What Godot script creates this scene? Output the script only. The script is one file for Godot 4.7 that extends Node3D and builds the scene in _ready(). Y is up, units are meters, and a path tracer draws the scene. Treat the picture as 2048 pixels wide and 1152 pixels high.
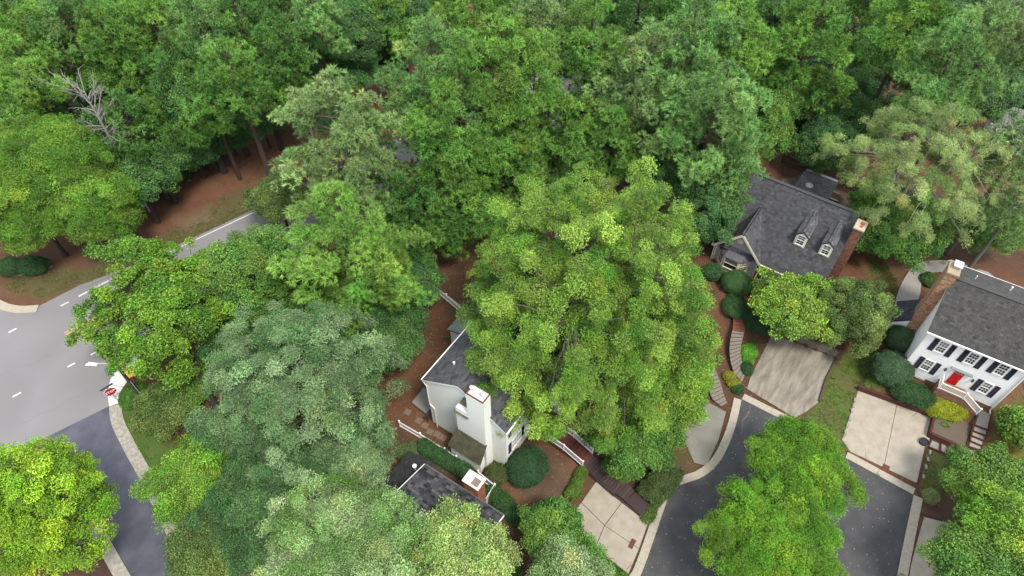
extends Node3D
# An aerial view of a small wooded neighbourhood: a through road, a cul-de-sac, four houses and a wood of pines.

var rng := RandomNumberGenerator.new()
var taken := {}
var mats := {}
var noise_tex := {}
var clump_meshes := {}
var flats := []
var soft := []
var hard := []
var zones := []
var n_big := FastNoiseLite.new()
var n_mid := FastNoiseLite.new()
var n_fine := FastNoiseLite.new()

# ---------------------------------------------------------------- naming and tagging
func numbered(called: String) -> String:
	if not taken.has(called):
		taken[called] = 0
		return called
	taken[called] += 1
	return "%s_%03d" % [called, taken[called]]

func thing(called: String, label: String, category: String, at := Vector3.ZERO, yaw := 0.0, group := "") -> Node3D:
	var o := Node3D.new()
	o.name = numbered(called)
	add_child(o)
	o.position = at
	o.rotation.y = -yaw
	o.set_meta("label", label)
	o.set_meta("category", category)
	if group != "":
		o.set_meta("group", group)
	return o

func structure(called: String, label := "", at := Vector3.ZERO) -> Node3D:
	var o := Node3D.new()
	o.name = numbered(called)
	add_child(o)
	o.position = at
	o.set_meta("kind", "structure")
	if label != "":
		o.set_meta("label", label)
	return o

func begin() -> SurfaceTool:
	var st := SurfaceTool.new()
	st.begin(Mesh.PRIMITIVE_TRIANGLES)
	return st

func part(parent: Node, called: String, st, m: Material, label := "") -> MeshInstance3D:
	var o := MeshInstance3D.new()
	o.name = called
	o.mesh = st if st is Mesh else st.commit()
	o.material_override = m
	parent.add_child(o, true)
	if label != "":
		o.set_meta("label", label)
	return o

func scatter(parent: Node, called: String, mesh: Mesh, xf: Array, cols: Array, m: Material) -> MultiMeshInstance3D:
	var mm := MultiMesh.new()
	mm.transform_format = MultiMesh.TRANSFORM_3D
	mm.use_colors = true
	mm.mesh = mesh
	mm.instance_count = xf.size()
	for i in xf.size():
		mm.set_instance_transform(i, xf[i])
		mm.set_instance_color(i, cols[i])
	var o := MultiMeshInstance3D.new()
	o.name = called
	o.multimesh = mm
	o.material_override = m
	o.set_meta("kind", "stuff")
	parent.add_child(o, true)
	return o

# ---------------------------------------------------------------- materials
func noise_texture(kind: String) -> NoiseTexture2D:
	if noise_tex.has(kind):
		return noise_tex[kind]
	var n := FastNoiseLite.new()
	var t := NoiseTexture2D.new()
	t.width = 512
	t.height = 512
	t.seamless = true
	var ramp := Gradient.new()
	n.seed = noise_tex.size() + 3
	if kind == "grain":
		n.noise_type = FastNoiseLite.TYPE_VALUE
		n.frequency = 0.35
		n.fractal_octaves = 3
		ramp.colors = [Color(0.66, 0.66, 0.66), Color(1, 1, 1)]
	elif kind == "blotch":
		n.frequency = 0.008
		n.fractal_octaves = 6
		n.fractal_gain = 0.6
		ramp.colors = [Color(0.80, 0.80, 0.81), Color(1, 1, 1)]
		ramp.offsets = [0.15, 0.85]
	elif kind == "stain":
		n.frequency = 0.012
		n.fractal_octaves = 7
		n.fractal_gain = 0.62
		ramp.colors = [Color(0.74, 0.73, 0.72), Color(0.88, 0.875, 0.87), Color(1, 1, 1)]
		ramp.offsets = [0.1, 0.5, 0.9]
	elif kind == "stain2":
		n.frequency = 0.01
		n.fractal_octaves = 6
		n.fractal_gain = 0.55
		ramp.colors = [Color(0.90, 0.895, 0.885), Color(0.955, 0.955, 0.95), Color(1, 1, 1)]
		ramp.offsets = [0.1, 0.5, 0.9]
	elif kind == "faint":
		n.frequency = 0.006
		n.fractal_octaves = 4
		n.fractal_gain = 0.4
		ramp.colors = [Color(0.93, 0.93, 0.925), Color(1, 1, 1)]
		ramp.offsets = [0.2, 0.8]
	elif kind == "straw":
		n.noise_type = FastNoiseLite.TYPE_SIMPLEX
		n.frequency = 0.09
		n.fractal_octaves = 5
		n.fractal_gain = 0.75
		ramp.colors = [Color(0.45, 0.45, 0.47), Color(0.85, 0.85, 0.85), Color(1, 1, 1)]
		ramp.offsets = [0.25, 0.55, 0.8]
	else:
		n.frequency = 0.03
		n.fractal_octaves = 5
		ramp.colors = [Color(0.8, 0.8, 0.8), Color(1, 1, 1)]
	t.noise = n
	t.color_ramp = ramp
	noise_tex[kind] = t
	return t

func mat(key: String, c: Color, rough := 0.9, tex := "", scale := 1.0, bump := 0.0, vc := false) -> StandardMaterial3D:
	if mats.has(key):
		return mats[key]
	var m := StandardMaterial3D.new()
	m.resource_name = key
	m.albedo_color = c.linear_to_srgb()
	m.roughness = rough
	m.vertex_color_use_as_albedo = vc
	if tex != "":
		m.albedo_texture = noise_texture(tex)
		m.uv1_triplanar = true
		m.uv1_world_triplanar = true
		m.uv1_scale = Vector3.ONE * scale
		if bump > 0.0:
			m.heightmap_enabled = true
			m.heightmap_texture = noise_texture(tex)
			m.heightmap_scale = bump
	mats[key] = m
	return m

func leaf_mat(key: String, gloss := 0.55) -> StandardMaterial3D:
	if mats.has(key):
		return mats[key]
	var m := StandardMaterial3D.new()
	m.resource_name = key
	m.albedo_color = Color(1, 1, 1)
	m.vertex_color_use_as_albedo = true
	m.roughness = gloss
	m.backlight_enabled = true
	m.backlight = Color(0.22, 0.22, 0.22).linear_to_srgb()
	mats[key] = m
	return m

# ---------------------------------------------------------------- shapes
func tri(st: SurfaceTool, a: Vector3, b: Vector3, c: Vector3) -> void:
	st.add_vertex(a)
	st.add_vertex(b)
	st.add_vertex(c)

func quad(st: SurfaceTool, a: Vector3, b: Vector3, c: Vector3, d: Vector3) -> void:
	tri(st, a, b, c)
	tri(st, a, c, d)

func box(st: SurfaceTool, c: Vector3, s: Vector3, b := Basis()) -> void:
	var x := b.x * s.x * 0.5
	var y := b.y * s.y * 0.5
	var z := b.z * s.z * 0.5
	quad(st, c - x + y + z, c + x + y + z, c + x - y + z, c - x - y + z)
	quad(st, c + x + y - z, c - x + y - z, c - x - y - z, c + x - y - z)
	quad(st, c - x + y - z, c + x + y - z, c + x + y + z, c - x + y + z)
	quad(st, c - x - y + z, c + x - y + z, c + x - y - z, c - x - y - z)
	quad(st, c + x + y + z, c + x + y - z, c + x - y - z, c + x - y + z)
	quad(st, c - x + y - z, c - x + y + z, c - x - y + z, c - x - y - z)

# a box with its four long upper edges broken, for timbers and caps
func bevel_box(st: SurfaceTool, c: Vector3, s: Vector3, b := Basis(), e := 0.02) -> void:
	var lo := [Vector3(-s.x, -s.y, -s.z) * 0.5, Vector3(s.x, -s.y, -s.z) * 0.5, Vector3(s.x, -s.y, s.z) * 0.5, Vector3(-s.x, -s.y, s.z) * 0.5]
	var mid := []
	var top := []
	for p in lo:
		mid.append(Vector3(p.x, s.y * 0.5 - e, p.z))
		top.append(Vector3(p.x - signf(p.x) * e, s.y * 0.5, p.z - signf(p.z) * e))
	for ring in [[lo, mid], [mid, top]]:
		for i in 4:
			var j := (i + 1) % 4
			quad(st, c + b * ring[0][i], c + b * ring[1][i], c + b * ring[1][j], c + b * ring[0][j])
	quad(st, c + b * top[3], c + b * top[2], c + b * top[1], c + b * top[0])
	quad(st, c + b * lo[0], c + b * lo[1], c + b * lo[2], c + b * lo[3])

func bar(st: SurfaceTool, a: Vector3, b: Vector3, w: float, h: float) -> void:
	var d := (b - a)
	var x := d.normalized()
	var up := Vector3.UP if absf(x.y) < 0.95 else Vector3.RIGHT
	var z := x.cross(up).normalized()
	var y := z.cross(x)
	box(st, (a + b) * 0.5, Vector3(d.length(), h, w), Basis(x, y, z))

func tube(st: SurfaceTool, pts: Array, radii: Array, sides := 6) -> void:
	var prev := []
	for i in pts.size():
		var d: Vector3 = (pts[mini(i + 1, pts.size() - 1)] - pts[maxi(i - 1, 0)]).normalized()
		var side := d.cross(Vector3(0.31, 0.2, 0.93)).normalized()
		var up := side.cross(d)
		var ring := []
		for k in sides:
			var t := TAU * k / sides
			ring.append(pts[i] + (side * cos(t) + up * sin(t)) * radii[i])
		if i > 0:
			for k in sides:
				var j := (k + 1) % sides
				quad(st, prev[k], ring[k], ring[j], prev[j])
		prev = ring
	for k in range(1, sides - 1):
		tri(st, prev[0], prev[k], prev[k + 1])

func lathe(st: SurfaceTool, at: Vector3, profile: Array, sides := 16) -> void:
	for i in profile.size() - 1:
		var p: Vector2 = profile[i]
		var q: Vector2 = profile[i + 1]
		for k in sides:
			var a := TAU * k / sides
			var b := TAU * (k + 1) / sides
			quad(st, at + Vector3(cos(a) * p.x, p.y, sin(a) * p.x), at + Vector3(cos(a) * q.x, q.y, sin(a) * q.x), at + Vector3(cos(b) * q.x, q.y, sin(b) * q.x), at + Vector3(cos(b) * p.x, p.y, sin(b) * p.x))

# a flat outline (2D points in the plane O + x*U + y*V) swept by «sweep»
func prism(st: SurfaceTool, pts: Array, o: Vector3, u: Vector3, v: Vector3, sweep: Vector3) -> void:
	var packed := PackedVector2Array(pts)
	var idx := Geometry2D.triangulate_polygon(packed)
	for i in range(0, idx.size(), 3):
		var a: Vector3 = o + u * packed[idx[i]].x + v * packed[idx[i]].y
		var b: Vector3 = o + u * packed[idx[i + 1]].x + v * packed[idx[i + 1]].y
		var c: Vector3 = o + u * packed[idx[i + 2]].x + v * packed[idx[i + 2]].y
		tri(st, a, b, c)
		tri(st, a + sweep, c + sweep, b + sweep)
	for i in packed.size():
		var p := packed[i]
		var q := packed[(i + 1) % packed.size()]
		var a := o + u * p.x + v * p.y
		var b := o + u * q.x + v * q.y
		quad(st, a, b, b + sweep, a + sweep)

# a paved slab on plan points, top at y
func slab(st: SurfaceTool, pts: Array, y: float, thick := 0.12) -> void:
	prism(st, pts, Vector3(0, y, 0), Vector3(1, 0, 0), Vector3(0, 0, 1), Vector3(0, -thick, 0))

func smooth_line(pts: Array, step := 0.8, closed := false) -> Array:
	var out := []
	var n := pts.size()
	var last := n if closed else n - 1
	for i in last:
		var p0: Vector2 = pts[(i - 1 + n) % n] if closed or i > 0 else pts[0]
		var p1: Vector2 = pts[i]
		var p2: Vector2 = pts[(i + 1) % n]
		var p3: Vector2 = pts[(i + 2) % n] if closed or i + 2 < n else pts[n - 1]
		var k := maxi(1, int(p1.distance_to(p2) / step))
		for j in k:
			out.append(p1.cubic_interpolate(p2, p0, p3, float(j) / k))
	if not closed:
		out.append(pts[n - 1])
	return out

# points along a line every «step» metres
func spaced(pts: Array, step: float) -> Array:
	var out := [pts[0]]
	var left := step
	for i in pts.size() - 1:
		var a: Vector2 = pts[i]
		var b: Vector2 = pts[i + 1]
		var d := a.distance_to(b)
		var at := left
		while at <= d:
			out.append(a.lerp(b, at / d))
			at += step
		left = at - d
	if out[-1].distance_to(pts[-1]) > step * 0.3:
		out.append(pts[-1])
	return out

func offset_line(pts: Array, d: float) -> Array:
	var out := []
	for i in pts.size():
		var t: Vector2 = (pts[mini(i + 1, pts.size() - 1)] - pts[maxi(i - 1, 0)]).normalized()
		out.append(pts[i] + Vector2(-t.y, t.x) * d)
	return out

# a kerb or walk of separate sections along a line: from offset a to offset b, with joints
func sections(parent: Node, called: String, line: Array, a: float, b: float, top: float, thick: float, each: float, m: Material) -> void:
	var fine := spaced(line, 0.5)
	var per := maxi(2, int(each / 0.5))
	var la := offset_line(fine, a)
	var lb := offset_line(fine, b)
	var i := 0
	while i < fine.size() - 1:
		var j := mini(i + per, fine.size() - 1)
		if fine.size() - 1 - j < 2:
			j = fine.size() - 1
		var pts := []
		for k in range(i, j + 1):
			pts.append(la[k])
		for k in range(j, i - 1, -1):
			pts.append(lb[k])
		var mid := Vector2.ZERO
		for p in pts:
			mid += p / pts.size()
		var t: Vector2 = (fine[j] - fine[i]).normalized() * 0.012
		for k in pts.size():
			if k == 0 or k == pts.size() - 1:
				pts[k] += t
			elif k == j - i or k == j - i + 1:
				pts[k] -= t
		var st := begin()
		slab(st, pts, top + rng.randf_range(-0.006, 0.006), thick)
		part(parent, called, st, m)
		i = j

func pole_cap(st: SurfaceTool, a: Vector3, r: float) -> void:
	lathe(st, a, [Vector2(r, 0), Vector2(r * 0.7, r * 0.6), Vector2(0, r * 0.8)], 8)

# ---------------------------------------------------------------- the lie of the land
func edge_distance(p: Vector2, poly: Array) -> float:
	var best := 1e9
	var inside := false
	var j := poly.size() - 1
	for i in poly.size():
		var a: Vector2 = poly[i]
		var b: Vector2 = poly[j]
		if (a.y > p.y) != (b.y > p.y) and p.x < (b.x - a.x) * (p.y - a.y) / (b.y - a.y) + a.x:
			inside = not inside
		var ab := b - a
		var t := clampf((p - a).dot(ab) / maxf(ab.length_squared(), 1e-6), 0, 1)
		best = minf(best, p.distance_squared_to(a + ab * t))
		j = i
	best = sqrt(best)
	return -best if inside else best

func bounds(poly: Array) -> Rect2:
	var r := Rect2(poly[0], Vector2.ZERO)
	for p in poly:
		r = r.expand(p)
	return r

func land(x: float, z: float) -> float:
	var p := Vector2(x, z)
	var h := 0.0
	var paved := 1e9
	for f in flats:
		if f[1].grow(3.5).has_point(p):
			paved = minf(paved, edge_distance(p, f[0]))
	for s in soft:
		if s[3].grow(s[2]).has_point(p):
			var d := edge_distance(p, s[0])
			h = maxf(h, s[1] * (1.0 - smoothstep(0.0, s[2], d)))
	h *= smoothstep(0.0, 3.2, paved)
	for s in hard:
		if s[3].grow(s[2]).has_point(p):
			var d := edge_distance(p, s[0])
			h = maxf(h, s[1] * (1.0 - smoothstep(0.0, s[2], d)))
	if paved < -0.12:
		return -0.2
	if paved > 0.0:
		h += n_mid.get_noise_2d(x, z) * 0.12 * smoothstep(0.0, 2.0, paved)
	return h

func on_land(p: Vector2, up := 0.0) -> Vector3:
	return Vector3(p.x, land(p.x, p.y) + up, p.y)

func add_flat(poly: Array) -> void:
	flats.append([poly, bounds(poly)])

func add_soft(poly: Array, h: float, blend: float) -> void:
	soft.append([poly, h, blend, bounds(poly)])

func add_hard(poly: Array, h: float, blend: float) -> void:
	hard.append([poly, h, blend, bounds(poly)])

func add_zone(poly: Array, c: Color, c2: Color, blend: float) -> void:
	zones.append([poly, c, c2, blend, bounds(poly)])

func soil(x: float, z: float) -> Color:
	var a := n_big.get_noise_2d(x, z)
	var b := n_mid.get_noise_2d(x * 2.3, z * 2.3)
	var c := n_fine.get_noise_2d(x, z)
	var col := Color(0.28, 0.12, 0.058).lerp(Color(0.155, 0.078, 0.042), clampf(0.5 + a * 1.1 + c * 0.3, 0, 1))
	col = col.lerp(Color(0.26, 0.145, 0.075), clampf(b * 0.9, 0, 0.6))
	var p := Vector2(x, z)
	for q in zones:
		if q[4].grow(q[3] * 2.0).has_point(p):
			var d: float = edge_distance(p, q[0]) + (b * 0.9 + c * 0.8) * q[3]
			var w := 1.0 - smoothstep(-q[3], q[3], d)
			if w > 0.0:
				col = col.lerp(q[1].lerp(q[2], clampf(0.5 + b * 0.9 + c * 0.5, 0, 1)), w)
	return col

func build_terrain() -> void:
	var xs := [-900.0, -400.0, -200.0, -130.0, -100.0, -85.0, -75.0]
	var x := -68.0
	while x < 66.0:
		xs.append(x)
		x += 0.45
	xs.append_array([68.0, 75.0, 85.0, 100.0, 130.0, 200.0, 400.0, 900.0])
	var zs := [-900.0, -400.0, -250.0, -190.0, -160.0]
	var z := -140.0
	while z < -82.0:
		zs.append(z)
		z += 1.5
	while z < -12.0:
		zs.append(z)
		z += 0.45
	zs.append_array([-10.0, 0.0, 20.0, 60.0, 150.0, 400.0, 900.0])
	var v := PackedVector3Array()
	var c := PackedColorArray()
	var idx := PackedInt32Array()
	for j in zs.size():
		for i in xs.size():
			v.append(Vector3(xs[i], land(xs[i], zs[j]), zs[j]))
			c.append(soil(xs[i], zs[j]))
	var w := xs.size()
	for j in zs.size() - 1:
		for i in w - 1:
			var k := j * w + i
			idx.append_array([k, k + 1, k + w + 1, k, k + w + 1, k + w])
	var arr := []
	arr.resize(Mesh.ARRAY_MAX)
	arr[Mesh.ARRAY_VERTEX] = v
	arr[Mesh.ARRAY_COLOR] = c
	arr[Mesh.ARRAY_INDEX] = idx
	var am := ArrayMesh.new()
	am.add_surface_from_arrays(Mesh.PRIMITIVE_TRIANGLES, arr)
	var o := part(self, "ground", am, mat("soil", Color(1, 1, 1), 0.95, "straw", 0.35, 6.0, true))
	o.set_meta("kind", "structure")
	o.set_meta("label", "reddish brown pine straw and patchy grass under the trees and round the houses")

# ---------------------------------------------------------------- foliage
func clump(kind: String) -> ArrayMesh:
	if clump_meshes.has(kind):
		return clump_meshes[kind]
	var r := RandomNumberGenerator.new()
	r.seed = hash(kind) % 100000
	var v := PackedVector3Array()
	var c := PackedColorArray()
	var species := kind.get_slice("-", 0)
	if species == "pine":
		for t in 11:
			var at := Vector3(r.randf_range(-1, 1), r.randf_range(-0.55, 0.75), r.randf_range(-1, 1))
			at = at.normalized() * r.randf_range(0.25, 0.52)
			var axis := (at * 1.3 + Vector3(0, 0.5, 0)).normalized()
			var tone := r.randf_range(0.62, 1.3)
			for k in 19:
				var d := (axis * 0.75 + Vector3(r.randfn(), r.randfn(), r.randfn()) * 0.55).normalized()
				var side := d.cross(Vector3(r.randfn(), r.randfn(), r.randfn())).normalized() * 0.027
				var len := r.randf_range(0.24, 0.42)
				v.append_array([at - side, at + d * len, at + side])
				var s := tone * r.randf_range(0.85, 1.15)
				for q in 3:
					c.append(Color(s, s, s))
	else:
		var shape: Dictionary = {"broad": [165, 0.18, 0.105, 0.1], "maple": [135, 0.21, 0.165, 0.12], "silver": [215, 0.19, 0.07, 0.26], "feather": [210, 0.235, 0.048, 0.06], "box": [130, 0.15, 0.105, 0.06], "cream": [150, 0.17, 0.09, 0.36], "central": [215, 0.185, 0.082, 0.3]}
		var p: Array = shape[species]
		for k in int(p[0]):
			var at := Vector3(r.randfn(), r.randfn() * 0.7, r.randfn()).normalized() * pow(r.randf(), 0.42) * (0.54 if species == "box" else 0.74)
			at.y *= 0.75
			var nrm := (Vector3(r.randfn(), r.randfn(), r.randfn()) * 0.75 + Vector3(0, 0.9, 0) + at * 0.5).normalized()
			var d := Vector3(r.randfn(), r.randfn() * 0.35 - 0.25, r.randfn()) + at * 0.4
			if species == "feather":
				d += Vector3(0, -0.7, 0)
			if species == "central" or species == "silver":
				d += Vector3(0.8, -0.1, 0.3)
			d = (d - nrm * d.dot(nrm)).normalized()
			var side: Vector3 = d.cross(nrm) * p[2] * 0.5
			var l: float = p[1] * r.randf_range(0.75, 1.2)
			var tip := at + d * l - nrm * l * 0.12
			var m1: Vector3 = at + d * l * 0.45 + side + nrm * 0.012
			var m2: Vector3 = at + d * l * 0.45 - side + nrm * 0.012
			v.append_array([at, m1, tip, at, tip, m2])
			var s := r.randf_range(0.42, 1.5)
			var col := Color(s, s, s)
			if r.randf() < p[3]:
				col = Color(s * 1.7, s * 1.4, s * 2.3)
			for q in 6:
				c.append(col)
	var arr := []
	arr.resize(Mesh.ARRAY_MAX)
	arr[Mesh.ARRAY_VERTEX] = v
	arr[Mesh.ARRAY_COLOR] = c
	var am := ArrayMesh.new()
	am.add_surface_from_arrays(Mesh.PRIMITIVE_TRIANGLES, arr)
	clump_meshes[kind] = am
	return am

func rand_dir() -> Vector3:
	var y := rng.randf_range(-1, 1)
	var t := rng.randf_range(0, TAU)
	var s := sqrt(1.0 - y * y)
	return Vector3(cos(t) * s, y, sin(t) * s)

func facing(d: Vector3, spin: float, s: float) -> Basis:
	var y := d.normalized()
	var x := y.cross(Vector3(0.3, 0.1, 0.95)).normalized()
	x = x.rotated(y, spin)
	return Basis(x, y, x.cross(y)).scaled(Vector3.ONE * s)

func leafy(lobes: Array, dens: float, size: float, ca: Color, cb: Color, xf: Array, cols: Array, up := 0.55) -> void:
	for l in lobes:
		var at: Vector3 = l[0]
		var r: float = l[1]
		var out: Vector3 = l[2]
		var tone := rng.randf_range(0.68, 1.28)
		var hue := clampf(0.5 + n_mid.get_noise_3d(at.x * 2.5, at.y * 2.5 + ca.r * 900.0, at.z * 2.5) * 1.1 + rng.randf_range(-0.22, 0.22), 0, 1)
		var odd := rng.randf() < 0.06
		var rad := Vector3(out.x, 0, out.z).normalized()
		var m := maxi(3, int(dens * 2.2 * pow(r / (0.6 * size), 2.0)))
		for k in m:
			var d := rand_dir()
			if d.dot(out) < -0.2:
				d = -d
			var off := d * r * rng.randf_range(0.3, 1.2)
			off += rad * rad.dot(off) * 0.55
			off.y = off.y * 0.5 - absf(rad.dot(off)) * 0.12
			var at2 := at + off
			var face := (d * 0.8 + out * 0.4 + Vector3(0, up, 0)).normalized()
			xf.append(Transform3D(facing(face, rng.randf() * TAU, size * rng.randf_range(0.6, 1.3)), at2))
			var col := ca.lerp(cb, clampf(hue * 0.75 + rng.randf() * 0.4 - 0.08, 0, 1))
			var t := tone * rng.randf_range(0.7, 1.3)
			if odd:
				col = Color(col.r * 1.22, col.g * 1.0, col.b * 0.9)
			cols.append(Color(col.r * t, col.g * t, col.b * t))

func limb(st: SurfaceTool, a: Vector3, b: Vector3, r0: float, r1: float, lift: float, sides := 5) -> void:
	var mid := a.lerp(b, 0.5) + Vector3(rng.randf_range(-0.2, 0.2), lift, rng.randf_range(-0.2, 0.2)) * a.distance_to(b) * 0.3
	var pts := []
	var rr := []
	for i in 6:
		var t := i / 5.0
		var p := a.lerp(mid, t).lerp(mid.lerp(b, t), t)
		if i > 0 and i < 5:
			p += rand_dir() * a.distance_to(b) * 0.025
		pts.append(p)
		rr.append(lerpf(r0, r1, t))
	tube(st, pts, rr, sides)

var kinds := {}

func set_kinds() -> void:
	# clump, colour a, colour b, density, clump size, bark, gloss
	var red_bark := Color(0.115, 0.075, 0.055)
	var grey_bark := Color(0.24, 0.215, 0.185)
	var dark_bark := Color(0.075, 0.06, 0.05)
	kinds = {
		"pine": ["pine", Color(0.115, 0.31, 0.055), Color(0.20, 0.37, 0.055), 1.0, 1.22, red_bark],
		"pine_bright": ["pine", Color(0.14, 0.35, 0.05), Color(0.25, 0.43, 0.075), 1.0, 1.22, red_bark],
		"pine_blue": ["pine", Color(0.15, 0.36, 0.09), Color(0.26, 0.43, 0.12), 1.0, 1.22, red_bark],
		"pine_grey": ["pine", Color(0.17, 0.34, 0.095), Color(0.30, 0.41, 0.15), 1.0, 1.22, grey_bark],
		"pine_dark": ["pine", Color(0.075, 0.225, 0.045), Color(0.135, 0.29, 0.05), 1.0, 1.22, dark_bark],
		"broad_dark": ["broad", Color(0.045, 0.155, 0.045), Color(0.115, 0.25, 0.05), 1.0, 0.95, dark_bark],
		"broad_mid": ["broad", Color(0.065, 0.21, 0.03), Color(0.17, 0.31, 0.04), 1.0, 0.95, grey_bark],
		"broad_bright": ["broad", Color(0.11, 0.31, 0.02), Color(0.25, 0.41, 0.04), 1.0, 0.9, grey_bark],
		"maple": ["maple", Color(0.07, 0.23, 0.015), Color(0.19, 0.34, 0.02), 1.0, 0.9, dark_bark],
		"maple_light": ["maple", Color(0.13, 0.30, 0.03), Color(0.27, 0.41, 0.05), 1.0, 0.85, grey_bark],
		"lime": ["broad", Color(0.13, 0.35, 0.01), Color(0.32, 0.49, 0.025), 1.0, 0.85, grey_bark],
		"yellow": ["broad", Color(0.14, 0.31, 0.05), Color(0.41, 0.51, 0.16), 0.9, 0.9, grey_bark],
		"elm": ["feather", Color(0.095, 0.30, 0.015), Color(0.23, 0.42, 0.03), 1.25, 0.9, grey_bark],
		"feather": ["feather", Color(0.08, 0.24, 0.02), Color(0.21, 0.37, 0.04), 0.95, 1.15, dark_bark],
		"silver": ["silver", Color(0.05, 0.165, 0.035), Color(0.28, 0.41, 0.19), 1.0, 1.0, dark_bark],
		"silver_dark": ["silver", Color(0.035, 0.13, 0.025), Color(0.10, 0.21, 0.065), 1.0, 1.0, dark_bark],
		"pale": ["silver", Color(0.11, 0.27, 0.04), Color(0.37, 0.49, 0.23), 1.0, 1.0, grey_bark],
		"cream": ["cream", Color(0.14, 0.28, 0.045), Color(0.38, 0.48, 0.16), 0.85, 0.7, Color(0.50, 0.47, 0.40)],
		"central": ["central", Color(0.065, 0.22, 0.01), Color(0.31, 0.47, 0.065), 1.35, 0.88, Color(0.22, 0.20, 0.165)],
		"mixed": ["broad", Color(0.09, 0.175, 0.035), Color(0.18, 0.255, 0.055), 0.8, 0.85, dark_bark],
	}

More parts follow.
